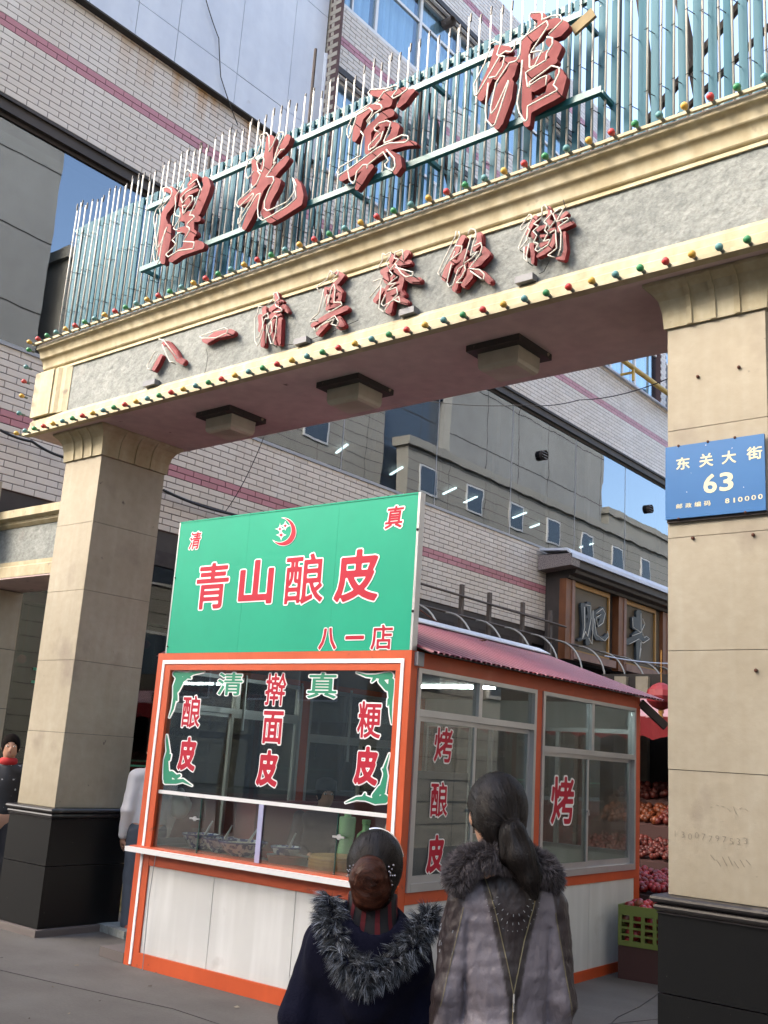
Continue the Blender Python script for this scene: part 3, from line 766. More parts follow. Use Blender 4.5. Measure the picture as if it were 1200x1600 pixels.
# ------------------------------------------------------------------ lattice over the beam
lat = thing('roof_lattice', 'blue slatted lattice with white neon tubes standing on the gate beam', 'lattice', (-5.1, 5.3, 5.37))
LP = .0925
m = MB(); m.box(-.028, .028, -.006, .006, 0, 1.355); slat = m.build('slat', M['slat_blue'], lat, org=Vector((0, 0, 0)))
m2 = MB(); m2.box(-.027, .027, -.006, .006, 0, 2.6); slat2 = m2.build('slat', M['slat_blue'], lat, org=Vector((0, 0, 0)))
m3 = MB(); m3.tube([(0, 0, 0), (0, 0, 1.44)], .0075, 7); tub = m3.build('neon_tube', M['neon'], lat, org=Vector((0, 0, 0)), smooth=True)
m4 = MB(); m4.tube([(0, 0, 0), (0, 0, 2.7)], .0075, 7); tub2 = m4.build('neon_tube', M['neon'], lat, org=Vector((0, 0, 0)), smooth=True)
lo = ORG[lat.name]; clips = MB(); i = 0; used = set()
x = -8.72
while x < -1.2:
    hi = x > -2.74
    p = slat2 if hi else slat; q = tub2 if hi else tub
    dx = random.uniform(-.004, .004)
    a = Vector((x+dx-lo.x, 5.30-lo.y, 5.372-lo.z)); b = Vector((x-.028+random.uniform(-.008, .008)-lo.x, 5.222-lo.y+random.uniform(-.006, .006), 5.46-lo.z+random.uniform(-.04, .05)))
    for pr, l in ((p, a), (q, b)):
        if pr.name not in used: pr.location = l; used.add(pr.name); o = pr
        else: o = dup(pr, lat, l)
        o.rotation_euler = (random.uniform(-.006, .006), random.uniform(-.008, .008), random.uniform(-.12, .12) if pr in (slat, slat2) else 0)
    for z in (.25, .7, 1.1)+((1.7, 2.2) if hi else ()):
        zz = 5.46+z+random.uniform(-.05, .05); xx = b.x+lo.x; clips.bar((xx, 5.215, zz), (xx+.02, 5.29, zz+.005), .004)
        clips.tube([(xx-.012, 5.21, zz), (xx+.012, 5.21, zz+.004)], .003, 4)
    if not hi: clips.tube([(b.x+lo.x+.004, 5.224, 6.86+b.z+lo.z-5.46), (b.x+lo.x+.006, 5.225, 6.93+b.z+lo.z-5.46)], .008, 5)
    x += LP; i += 1
clips.build('tube_clip', M['electrode'], lat, kind='stuff')
m = MB(); m.box(-8.74, -2.72, 5.312, 5.345, 6.685, 6.735); m.build('top_rail', M['teal'], lat)
m = MB(); m.box(-8.74, -1.2, 5.312, 5.345, 5.52, 5.56); m.build('bottom_rail', M['teal'], lat)
for nm, z, x0, x1 in (('upper_letter_rail', 6.43, -7.36, -2.86), ('lower_letter_rail', 5.80, -7.36, -2.71)):
    m = MB(); m.box(x0, x1, 5.112, 5.118, z-.025, z+.022); m.box(x0, x1, 5.119, 5.15, z-.025, z-.019)
    for xx in (x0+.02, x1-.02, (x0+x1)/2+.2, -4.1): m.bar((xx, 5.151, z), (xx, 5.36, z+.0), .03, .03)
    m.build(nm, M['teal'], lat)
for xx in (-8.74, -7.3, -5.8, -4.4, -2.74, -1.6):
    m = MB(); m.bar((xx, 5.38, 5.43), (xx, 5.38, 7.6 if xx > -2.8 else 6.7), .045).build('back_post', M['steel_dk'], lat)
    m = MB(); m.bar((xx, 6.0, 5.43), (xx, 6.0, 6.0), .04).build('rear_post', M['steel_dk'], lat)
    m = MB(); m.bar((xx+.05, 5.41, 6.6 if xx < -2.8 else 7.4), (xx+.05, 6.05, 5.5), .04).build('brace', M['steel_dk'], lat)
for a_, b_, w_ in (((-2.65, 5.45, 5.6), (-.9, 5.45, 7.3), .04), ((-2.2, 5.52, 5.55), (-2.6, 5.9, 7.4), .05), ((-2.5, 5.6, 5.7), (-1.2, 5.6, 6.6), .03)):
    m = MB(); m.bar(a_, b_, w_).build('brace', M['steel_dk'], lat)
# left return of the lattice
for k in range(7):
    o = dup(slat, lat, (-8.80-lo.x, 5.36+k*.1-lo.y, 5.372-lo.z)); o.rotation_euler = (0, 0, math.pi/2)
m = MB(); m.bar((-8.82, 5.3, 6.71), (-8.82, 6.0, 6.71), .03).bar((-8.82, 5.3, 5.54), (-8.82, 6.0, 5.54), .03).build('return_rail', M['teal'], lat)
for xx, z0, z1, lab in ((-7.05, 6.5, 7.15, 'thin bare steel rod rising behind the leftmost big red character'), (-5.62, 6.6, 7.55, 'tall bare steel rod rising between the second and third big characters'), (-6.9, 6.6, 6.95, 'short rusty rod just right of the leftmost big character')):
    m = MB(); m.tube([(xx, 5.4, z0-.9), (xx, 5.4, z1)], .014, 6); o = m.build('steel_rod', M['steel_dk'], None, org=Vector((xx, 5.4, z0-.9))); o.location = (xx, 5.4, z0-.9); tag(o, lab, 'rod')
wp = MB(); wp.box(-2.925, -2.755, 5.09, 5.112, 6.43, 6.51); o = wp.build('wooden_board', mat('weathered board', (.22, .17, .08), .8, var=[(9., .3, .7, (.6, .6, .6))]), None, org=Vector((-2.84, 5.1, 6.47))); o.location = (-2.84, 5.1, 6.34); o.rotation_euler = (0, -.45, 0); tag(o, 'scrap of yellowish board wired to the upper letter rail', 'board')

# ------------------------------------------------------------------ channel letters traced as brush strokes
LET = {}
LET['huang'] = (220, 230, 8.42, [
 [(330,560,60),(400,560,90),(440,620,90),(430,700,90),(370,780,80),(310,860,70),(290,930,80),(300,1000,90)],
 [(300,1000,110),(290,1200,115),(275,1400,100),(290,1510,60)], [(370,1040,60),(350,1200,90),(325,1400,50)],
 [(660,370,60),(720,385,70),(640,500,60)], [(850,430,90),(870,500,95),(840,600,100),(790,720,100),(740,850,90),(640,900,80),(560,900,60)],
 [(700,480,40),(540,620,40),(520,760,50),(560,900,60)], [(740,560,40),(600,620,50),(620,740,90),(570,780,40)],
 [(530,940,70),(640,940,80),(745,940,85)], [(640,900,120),(640,1200,120),(590,1300,80)], [(500,1090,60),(620,1080,110),(690,1130,90)],
 [(400,1480,70),(520,1380,100),(640,1330,120),(740,1290,130),(780,1290,110)]],
 [[(290,545),(300,600),(300,680),(270,750),(200,830),(175,920),(175,990),(190,1080),(200,1230),(165,1330),(165,1400),(180,1490),(220,1530),(245,1480),(270,1300),(320,1100),(350,1050),(330,1100),(250,1290),(200,1360),(215,1200),(250,1010),(260,900),(250,820),(330,720),(390,660),(415,590),(395,545),(340,525),(292,540)],
  [(670,400),(660,330),(620,300),(585,330),(570,450),(500,580),(455,650),(460,760),(445,850),(460,900),(520,910),(490,980),(430,1070),(460,1090),(510,1075)],
  [(540,1120),(500,1130),(415,1220),(460,1270),(430,1320),(330,1410),(360,1445),(500,1360),(690,1335),(705,1250),(560,1240),(640,1100),(640,1060),(605,1045),(620,1000),(710,920),(690,895),(640,900),(740,690),(790,540),(740,420),(640,500)],
  [(740,510),(600,590),(530,670),(550,735),(640,640),(680,640),(680,700),(600,810),(560,890),(550,770),(600,765)]])
LET['guang'] = (350, 190, 8.571, [
 [(620,230,110),(610,300,110),(600,400,110),(590,500,130),(560,620,140),(540,720,150)], [(850,210,80),(820,280,90),(760,370,70),(700,440,50)],
 [(400,540,70),(420,640,90),(420,760,90),(400,820,60)], [(840,490,70),(780,560,90),(700,640,90),(640,720,90)], [(400,830,60),(480,790,100),(600,780,120),(730,790,60)],
 [(560,780,130),(480,900,110),(440,1000,110),(400,1130,90),(330,1280,90),(270,1420,60)], [(420,930,80),(330,1020,90),(220,1090,70)],
 [(715,810,90),(680,900,90),(620,1000,90),(570,1100,100),(550,1220,110),(620,1310,100),(760,1240,90),(900,1150,90),(1000,1080,100),(1020,980,90),(1000,850,70),(965,780,40)]],
 [[(460,470),(440,560),(460,640),(510,670),(530,600),(540,520),(520,465),(480,490),(450,560)], [(610,400),(605,200),(570,150),(500,180),(480,230),(500,300),(450,430),(400,490),(330,520),(290,640),(300,730),(320,765),(360,720),(400,660)],
  [(600,400),(650,320),(730,140),(790,140),(800,180),(720,350),(660,550),(700,480),(760,380),(810,370)],
  [(660,560),(700,540),(565,740),(660,740),(670,790),(600,920),(545,1060),(540,1160),(580,1195),(650,1170),(850,1070),(930,960),(970,850),(920,750),(970,1020),(850,1130),(620,1270),(520,1320),(460,1280),(450,1150),(490,960),(440,980),(220,1350),(190,1370),(190,1310),(400,990),(390,960),(200,1150),(170,1120),(190,1060),(440,830),(490,710),(450,660)]])
LET['bin'] = (520, 130, 8., [
 [(500,120,70),(600,130,110),(700,150,120),(680,240,120),(600,270,90)], [(610,290,80),(480,300,70),(400,370,80),(340,430,90),(310,530,90),(290,640,90),(270,700,60)],
 [(1000,90,50),(930,130,100),(880,210,90),(820,280,50)], [(740,130,60),(900,75,60)], [(720,370,100),(640,400,100),(560,480,90),(470,560,90),(420,620,80)],
 [(600,520,60),(720,500,60),(790,540,90),(760,640,90),(700,720,80)], [(440,610,80),(440,740,80),(440,860,80)], [(620,570,60),(560,650,80),(520,760,80)],
 [(110,1190,70),(300,1070,110),(500,910,110),(700,800,80),(900,740,90),(1030,755,45)], [(480,1040,60),(400,1120,90),(340,1220,90),(300,1310,50)],
 [(720,870,60),(800,930,100),(820,1030,90),(780,1110,60)]],
 [[(240,360),(235,450),(180,570),(180,640),(200,690),(230,620),(270,500),(300,400),(380,360),(460,310),(500,350),(480,400),(420,480)],
  [(280,370),(480,250),(490,190),(440,120),(480,80),(600,75),(700,60),(790,25),(820,40),(800,90),(740,170),(760,190),(850,140),(930,80),(945,0)], [(540,240),(590,180),(640,110),(750,70)],
  [(540,255),(600,270),(620,310),(590,340),(520,380),(430,500)], [(580,610),(530,590),(520,560),(580,500),(680,470),(725,490),(700,580),(640,720),(650,745),(740,710),(860,650),(940,660),(945,710),(900,740),(700,750),(560,810),(220,1060),(70,1155),(50,1110),(90,1050),(350,900),(360,760),(385,650),(350,600)],
  [(630,600),(600,700),(520,800),(450,840),(450,780),(600,620)], [(430,1030),(630,860),(700,970),(650,1010),(660,1050),(750,1100),(780,1040),(770,940),(670,830)], [(430,1070),(430,1020),(380,1020),(300,1110),(280,1220),(260,1260),(210,1210),(190,1100),(200,1040)]])
LET['guan'] = (730, 10, 6.667, [
 [(310,430,60),(420,450,80)], [(320,470,100),(280,600,90),(230,720,90),(170,850,90),(140,950,70)], [(500,570,90),(420,560,70),(360,620,80),(300,720,90)],
 [(480,610,80),(450,700,90),(380,800,100),(330,900,100),(290,1050,90),(260,1180,80)], [(450,790,70),(420,950,90),(370,1080,100),(330,1200,90),(310,1250,60)],
 [(690,100,60),(780,110,90),(770,190,80)], [(800,180,80),(720,280,110),(620,360,100),(600,460,90),(590,560,90)], [(820,200,100),(930,160,90),(1010,200,100),(950,270,90),(880,310,60)],
 [(860,370,90),(930,420,110),(900,500,100)], [(620,560,100),(620,700,90),(620,900,100),(620,1050,110),(620,1220,70)], [(840,480,60),(740,560,80),(660,620,80)],
 [(660,700,90),(780,620,90),(900,560,80)], [(690,850,80),(780,790,90),(840,740,60)], [(960,690,90),(970,780,100),(880,840,100),(860,900,90)],
 [(650,1060,100),(760,990,110),(880,930,110),(950,900,90),(1000,740,70)]],
 [[(240,390),(300,365),(350,390),(310,500),(330,515),(400,470),(460,475),(490,440),(505,350),(560,360),(620,300),(660,220),(650,110),(660,70),(770,60),(785,90),(780,140),(880,100),(970,90),(990,150),(850,290)],
  [(240,430),(180,600),(70,810),(80,930),(105,920),(340,520),(390,520),(370,620),(300,730),(230,745)], [(220,800),(190,1080),(200,1180),(260,1250),(290,1230),(430,800),(430,770),(300,1060),(250,1120),(245,1060),(300,800),(440,590),(510,570),(550,500),(560,350),(620,300),(830,150),(845,200),(760,330),(660,480),(780,460),(700,620),(650,640),(650,500)],
  [(830,320),(890,330),(890,390),(830,490),(820,560),(610,690),(630,840),(760,750),(830,720),(820,820)], [(575,560),(550,850),(520,1000),(540,1100),(600,1200),(625,1180),(630,1040),(930,880),(940,860),(900,820),(960,690),(960,640),(880,620),(650,790),(650,850)]])
LET['ba'] = (220, 500, 7.5, [[(240,425,50),(200,500,60),(155,580,55)], [(270,280,50),(320,280,70),(400,380,75),(440,460,70),(490,488,75)]],
 [[(180,370),(160,380),(75,530),(80,570),(110,580),(190,440),(200,400)], [(210,220),(270,240),(430,450)], [(250,290),(290,380),(340,490),(400,490)]])
LET['yi'] = (220, 500, 7.5, [[(745,235,60),(780,250,70),(880,180,90),(1050,150,90),(1075,150,70)]], [[(690,190),(980,90),(1020,110),(1010,150),(880,210),(720,215),(690,195)]])
LET['qing'] = (390, 410, 7.06, [[(165,510,60),(170,560,60)], [(120,600,60),(130,680,60),(112,750,40)], [(150,700,50),(150,910,60)], [(300,350,50),(310,470,60),(240,520,60)], [(240,590,50),(380,490,60),(420,540,40)],
  [(330,430,40),(365,430,30)], [(330,580,50),(240,600,60)], [(340,630,55),(332,760,60),(330,890,55)], [(270,640,50),(240,760,50),(290,890,45)], [(250,740,30),(330,700,30)], [(250,820,26),(330,790,26)]],
 [[(150,490),(100,485),(90,560),(55,620),(60,870),(85,920),(110,880),(150,740),(140,600),(200,560),(210,620),(170,620),(105,820),(80,830)], [(200,470),(270,400),(270,340),(300,330),(330,400),(280,440),(290,480),(350,510),(360,540),(270,550)],
  [(180,890),(190,700),(280,590),(300,600),(290,760),(260,890),(235,900),(200,760),(210,700),(240,650),(250,760),(210,820)]])
LET['zhen'] = (390, 410, 7.06, [[(960,110,50),(1025,150,60),(980,210,60),(930,260,60)], [(840,290,40),(880,300,50),(960,270,60),(1010,330,60),(1000,405,50)], [(840,310,50),(870,480,50)], [(930,290,40),(930,430,50)],
  [(700,695,55),(860,600,70),(1065,510,70)], [(850,680,60),(760,780,60)], [(990,620,60),(1030,690,65),(980,715,45)], [(860,510,50),(980,470,50)], [(850,380,30),(990,350,30)], [(860,440,30),(1000,415,30)]],
 [[(770,330),(740,270),(850,190),(890,90),(910,110),(900,140),(970,85),(980,120),(890,210)], [(820,300),(790,440),(760,560),(690,620),(670,660),(760,640)], [(820,490),(850,360),(870,360),(860,480),(900,300),(930,240),(945,300),(930,440),(1010,440),(1020,470),(900,540),(870,540)],
  [(710,720),(720,750),(860,640),(940,590),(980,650),(960,700),(900,680),(940,620),(780,700),(740,760)]])
LET['can'] = (570, 350, 5.4545, [[(240,280,60),(230,320,50)], [(360,250,60),(320,310,60)], [(300,340,60),(380,330,50)], [(160,410,60),(220,380,60),(280,330,60)], [(180,430,60),(190,480,60)], [(260,380,60),(340,440,60),(400,480,50),(465,480,50)],
  [(320,470,60),(300,560,60)], [(150,570,50),(95,650,50)], [(200,600,70),(300,560,50),(330,600,50)], [(220,640,80),(210,740,70)], [(290,640,60),(360,668,45)], [(170,600,40),(240,450,40)], [(200,530,34),(300,500,34)]],
 [[(110,390),(150,310),(150,250),(180,265),(220,240),(220,270),(180,330),(210,380)], [(330,300),(320,220),(260,240),(250,290),(290,300),(210,400),(240,430),(220,450)], [(260,340),(310,420),(350,450),(410,440),(410,410),(260,370)],
  [(280,450),(190,520),(270,500),(190,570),(270,540),(280,600),(240,640),(300,670),(290,620),(160,700),(140,680),(180,600)], [(140,520),(120,720),(160,750),(220,660)], [(40,630),(130,520),(150,460),(70,490)]])
LET['yin'] = (570, 350, 5.4545, [[(840,120,55),(800,200,60),(760,280,60)], [(860,240,60),(800,310,50),(740,340,60)], [(710,370,60),(682,460,55)], [(850,290,60),(790,400,60),(830,330,50)], [(790,470,60),(772,550,60)], [(860,330,50),(830,430,60)],
  [(980,95,55),(980,160,60),(940,210,50)], [(1010,220,60),(1048,260,60),(980,330,70),(910,360,70),(900,450,70),(850,515,60)], [(930,400,60),(1010,430,60),(1065,485,55)]],
 [[(780,60),(770,110),(620,420),(640,440),(770,190),(810,100),(800,65)], [(770,185),(830,190),(820,240),(730,310),(740,300),(770,230)], [(740,340),(700,500),(720,540),(750,520),(800,380),(850,350),(860,390),(820,460),(780,500),(830,500)],
  [(880,90),(900,40),(940,50),(950,90),(920,180),(900,270),(970,230),(900,300),(840,340),(910,90)], [(930,190),(990,160),(1000,200),(980,260),(890,380),(980,390),(1020,430),(1010,480),(900,400)]])
LET['jie'] = (790, 300, 10., [[(470,400,80),(430,480,80),(380,560,80),(340,650,60)], [(420,640,70),(440,700,70)], [(410,830,80),(430,960,80),(430,1100,60)], [(330,870,50),(330,980,50)], [(680,250,60),(700,320,80),(660,430,70),(700,480,90)], [(520,580,90),(610,540,60)],
  [(560,690,60),(640,690,60)], [(560,830,80),(650,790,60)], [(510,1000,60),(600,950,80),(700,870,90),(750,780,80),(760,680,60)], [(780,370,50),(830,480,60),(830,600,60)], [(950,335,70),(880,400,60)], [(870,560,80),(1040,490,70)],
  [(920,640,60),(930,760,60),(940,900,70),(900,1040,85),(805,1035,45)], [(680,600,50),(760,580,50)]],
 [[(370,480),(260,600),(230,590),(240,540),(370,350),(400,360),(420,400),(370,500),(350,560),(380,600),(330,720),(320,800)], [(345,560),(200,870),(220,900),(360,720)], [(290,860),(290,1040),(340,1090),(325,1000),(370,800)],
  [(570,380),(570,240),(610,200),(650,250),(640,290)], [(570,390),(440,500),(520,530),(430,610),(490,680),(440,780),(510,810),(465,900),(500,930),(660,830),(700,740),(590,770),(660,650),(610,600),(650,510),(600,470),(720,340),(710,290)],
  [(660,600),(780,440),(740,340),(860,250),(900,270),(790,470),(960,400),(990,430),(830,540),(870,640),(860,880),(820,1000)], [(690,640),(780,590),(800,880),(660,990),(760,1020)]])
LET['fei'] = (860, 850, 6., [[(305,570,40),(320,760,44),(310,880,36)], [(360,560,40),(372,700,44),(350,930,40)], [(300,590,30),(365,560,30)], [(320,690,26),(370,670,26)], [(320,770,26),(372,750,26)], [(440,640,44),(490,610,44),(500,680,44),(460,760,40)], [(410,650,40),(400,780,44),(440,880,44),(510,890,40),(535,850,28)], [(440,690,24),(490,680,24)], [(270,900,26),(320,880,26)]],
 [[(320,590),(322,780),(300,890),(330,820),(350,870),(380,700),(378,580),(330,570)], [(400,620),(400,760),(390,940),(360,880)], [(430,650),(490,605),(515,650),(495,740),(445,775),(430,690),(475,660)], [(412,700),(430,850),(510,910),(545,870),(535,820)]])
LET['niu'] = (860, 850, 6., [[(785,700,40),(790,780,44),(850,800,36)], [(830,640,50),(835,800,50),(830,960,50),(825,1110,34)], [(780,860,36),(870,770,40)], [(730,915,60),(820,880,50),(905,890,50)]],
 [[(850,650),(850,800),(880,880),(900,865),(930,890),(870,930),(850,920),(835,1080),(850,980)], [(770,690),(775,780),(850,830),(885,750),(865,700)], [(770,860),(850,830)], [(740,940),(830,890),(870,930)]])
def channel(key, name, label, cat, nf, c_front, c_tube, depth, mred, mtube, tr, nrm, step=6, group=None, chamfer=False):
    ox, oy, s, st, tu = LET[key]
    pts = [p for l in st for p in l]; x0 = min(p[0]-p[2] for p in pts); x1 = max(p[0]+p[2] for p in pts); y0 = min(p[1]-p[2] for p in pts); y1 = max(p[1]+p[2] for p in pts)
    xs = np.arange(x0, x1, step); ys = np.arange(y0, y1, step); X, Y = np.meshgrid(xs, ys); F = seg_field(st, X, Y)
    mp = lambda x, y: at(ox+x/s, oy+y/s, nf, c_front)
    c0 = mp((x0+x1)/2, y1); t = thing(name, label, cat, c0, group)
    m = MB()
    if chamfer:
        V, Fc, bd = field_mesh(F, xs, ys, -9)
    plate(F, xs, ys, 0., mp, nrm, depth, m)
    m.build('letter_body', mred, t)
    if chamfer:   # rounded crown on the tubular letters
        m = MB(); mp2 = lambda x, y: at(ox+x/s, oy+y/s, nf, c_front+(Vector(nrm)*.010).dot(Vector(nf)))
        plate(F, xs, ys, -14., mp2, nrm, .010, m); m.build('letter_face', mred, t)
    for l in tu:
        P = [at(ox+x/s, oy+y/s, nf, c_tube) for x, y in l]
        # rounded polyline
        Q = [P[0]]
        for i in range(1, len(P)-1): Q += [P[i].lerp(P[i-1], .22), P[i], P[i].lerp(P[i+1], .22)]
        Q.append(P[-1]); m = MB(); m.tube(Q, tr, 6); m.build('neon_outline', mtube, t, smooth=True)
    m = MB(); P = [at(ox+l[len(l)//2][0]/s, oy+l[len(l)//2][1]/s, nf, c_tube) for l in tu]
    for p in P: m.tube([p, p+Vector(nrm)*-(abs(c_tube-c_front))], .004, 4)
    m.build('tube_support', M['electrode'], t)
    return t
NY = (0, 1, 0)
for k, lab in (('huang', 'leftmost big red character 湟 with loose white neon outline on the lattice'), ('guang', 'second big red character 光 with bent neon outline on the lattice'), ('bin', 'third big red character 賓 with neon outline on the lattice'), ('guan', 'rightmost big red character 館 with neon outline on the lattice')):
    channel(k, 'channel_character', lab, 'sign letter', NY, 5.045, 4.96, .05, M['letter_red'], M['neon'], .0055, (0, -1, 0), group='big neon characters on the lattice')
for k, lab in (('ba', 'small red character 八, leftmost on the grey frieze'), ('yi', 'small red character 一, a single bar on the grey frieze'), ('qing', 'small red character 清 on the frieze, third from left'), ('zhen', 'small red character 真 on the frieze, fourth from left'), ('can', 'small red character 餐 on the frieze above the middle lamp'), ('yin', 'small red character 飲 on the frieze, second from right'), ('jie', 'small red character 街, rightmost on the grey frieze')):
    channel(k, 'frieze_character', lab, 'sign letter', NY, 5.122, 5.055, .03, M['letter_red2'], M['neon'], .0045, (0, -1, 0), step=8 if k not in ('can', 'yin') else 5, group='small neon characters on the frieze', chamfer=True)
M['trafo'] = mat('grey transformer box', (.12, .13, .15), .5)
for (px, py, w_), lab in (((238, 594, .16), 'grey transformer box under the character 八'), ((474, 528, .13), 'grey transformer box between the characters 清 and 真'), ((640, 480, .13), 'grey transformer box right of the character 餐'), ((823, 426, .13), 'grey transformer box under the rightmost frieze character')):
    p = at(px, py, NY, 5.14); m = MB(); m.box(p.x-w_/2, p.x+w_/2, 5.105, 5.165, 4.605, 4.65); o = m.build('transformer_box', M['trafo'], None, org=Vector((p.x, 5.135, 4.605))); o.location = (p.x, 5.135, 4.605); tag(o, lab, 'transformer', 'transformer boxes on the frieze')
for i, (pts, lab) in enumerate([([(322, 545), (325, 556), (322, 575), (318, 590)], 'thin wire hanging from the bar shaped character 一'), ([(440, 540), (470, 536), (520, 518), (560, 500)], 'thin wire from the character 清 towards the character 真'), ([(842, 428), (850, 424), (858, 408)], 'thin wire looping from the rightmost transformer box'), ([(880, 312), (885, 330)], 'short wire above the rightmost frieze character')]):
    m = MB(); m.tube([at(a, b, NY, 5.15) for a, b in pts], .003, 4); c0 = Vector(m.v[0]); o = m.build('loose_wire', M['wire'], None, org=c0); o.location = c0; tag(o, lab, 'wire')

# ------------------------------------------------------------------ street plate
t = thing('street_plate', 'blue enamel street plate numbered 63 on the right pillar', 'sign', (-2.05, 5.28, 3.0))
m = MB(); m.box(-2.347, -1.792, 5.262, 5.276, 2.992, 3.412).build('plate', M['sign_blue'], t)
m = MB(); m.box(-2.345, -1.79, 5.277, 5.2955, 2.975, 2.992).build('frame', M['steel_dk'], t)
fr = lambda a, z, l: Vector((a, 5.262-l, z))
def plane_box(box, ox, oy, s, nf, c, ax):
    """picture box -> extents on a plane; ax maps 3D point to (a, z)"""
    x0, x1, y0, y1 = box; cx, cy = (x0+x1)/2, (y0+y1)/2; f = lambda x, y: ax(at(ox+x/s, oy+y/s, nf, c))
    l, r, u, d, c0 = f(x0, cy), f(x1, cy), f(cx, y0), f(cx, y1), f(cx, cy)
    w_, h = (r[0]-l[0]), (u[1]-d[1]); return (c0[0]-w_/2, c0[0]+w_/2, c0[1]-h/2, c0[1]+h/2)
axz = lambda p: (p.x, p.z)
for ch, b in (('东', (188, 340, 385, 520)), ('关', (443, 597, 342, 490)), ('大', (690, 850, 312, 455)), ('街', (965, 1138, 265, 410)), ('6', (488, 638, 570, 780)), ('3', (665, 820, 550, 755)), ('邮', (190, 258, 898, 952)), ('政', (290, 360, 890, 942)), ('编', (390, 462, 874, 930)), ('码', (495, 568, 866, 920)),
              ('8', (728, 776, 838, 892)), ('1', (820, 838, 832, 885)), ('0', (870, 922, 822, 876)), ('0', (945, 997, 812, 866)), ('0', (1018, 1070, 802, 856)), ('0', (1092, 1143, 790, 846))):
    q = plane_box(b, 1030, 660, 7.06, NY, 5.262, axz); big_ = ch in '东关大街'
    put_glyph(ch, q, fr, .022 if big_ else (.022 if ch in '63' else .016), .0, M['sign_cream'], None, t, NY, 1, N=64)
m = MB()
for x, z in ((-2.27, 3.412), (-2.1, 3.412), (-1.95, 3.413), (-2.27, 2.99), (-1.9, 2.99)): m.ball((x, 5.262, z), .008, 8, 5)
m.build('screw', M['rust'], t)
# column marks: bolts and scribbles
for i, (x, z, lab) in enumerate([(-2.165, 3.815, 'rusty anchor bolt, left of two above the blue plate'), (-1.93, 3.825, 'rusty anchor bolt, right of two above the blue plate'), (-2.20, 2.88, 'rusty bolt stub just below the blue plate, left'), (-1.87, 2.87, 'rusty bolt stub below the blue plate, right'), (-1.87, 2.16, 'lone bolt stub at mid height of the right pillar')]):
    m = MB(); m.tube([(x, 5.285, z), (x, 5.30, z)], .009, 8); m.ball((x, 5.285, z), .010, 8, 5); o = m.build('anchor_bolt', M['rust'], None, org=Vector((x, 5.28, z))); o.location = (x, 5.28, z); tag(o, lab, 'bolt', 'bolts in the right pillar')
M['pencil'] = mat('faint pencil scribble', (.20, .17, .13), .8)
sc = MB(); x = -2.31
for ch in '13007797533':
    F, xs, ys, bb = glyph(ch, 44)
    s_ = .045; plate(F, xs, ys, -.018, (lambda X0, r: (lambda a, b: Vector((X0+(a-bb[0])*s_*1.1, 5.2925, 1.30+r+(b-bb[1])*s_))))(x, random.uniform(-.006, .006)), NY, 0, sc); x += .036
for k in range(7):
    a = -2.12+k*.03; sc.bar((a, 5.2925, 1.22+random.uniform(-.02, .02)), (a+.022, 5.2925, 1.20+random.uniform(-.02, .02)), .003, .001, up=(0, 1, 0))
    sc.bar((a, 5.2926, 1.47+random.uniform(-.01, .01)), (a+.015, 5.2926, 1.46+random.uniform(-.02, .02)), .002, .001, up=(0, 1, 0))
sc.build('scribbled_number', M['pencil'], gate, kind='stuff')
# ------------------------------------------------------------------ kiosk
KP = Vector((-6.5316, 5.2184, 0)); KR = .0321; KW, KD = 2.4378, 3.60
KU = Vector((math.cos(KR), math.sin(KR), 0)); KV = Vector((-math.sin(KR), math.cos(KR), 0))
kio = thing('food_kiosk', 'orange framed glass food kiosk with white lower panels and striped roof', 'kiosk', KP, rz=KR, local=True)
O_ = M['orange']; WP = M['white_panel']; A_ = M['alu']
def kb(name, m_, boxes, parent=kio, **k):
    m = MB()
    for b in boxes: m.box(*b)
    return m.build(name, m_, parent, **k)
# front frame: boards at v 0..0.05
kb('corner_post', O_, [(-.035, .028, -.012, .05, 0, 2.296), ])
kb('corner_post', O_, [(2.385, KW, -.012, .062, 0, 2.296)])
kb('trim_strip', M['print_white'], [(.029, .054, -.018, .03, .012, 2.242)]); kb('trim_strip', M['print_white'], [(2.358, 2.384, -.018, .03, .8, 2.242)]); kb('trim_strip', M['print_white'], [(.0545, 2.3575, -.018, .03, 2.213, 2.242)])
kb('inner_post', O_, [(.055, .122, -.012, .05, 0, 2.1645)]); kb('inner_post', O_, [(2.316, 2.357, -.012, .05, 0, 2.1645)])
kb('head_board', O_, [(.0285, 2.3845, -.012, .049, 2.243, 2.2958)]); kb('head_board', O_, [(.055, 2.357, -.0118, .049, 2.165, 2.2125)])
kb('ledge', O_, [(-.035, 2.43, -.08, .20, .815, .845)]); kb('ledge_edge', M['white_pvc'], [(-.05, 2.45, -.112, -.081, .803, .838)])
kb('apron_board', O_, [(.1225, 2.3155, -.010, .045, .712, .789)]); kb('kick_board', O_, [(.1225, 2.3155, -.014, .045, 0.0, .102)])
for a, b in ((.1235, .817), (.823, 1.594), (1.600, 2.3145)): kb('front_panel', WP, [(a, b, 0, .04, .103, .711)])
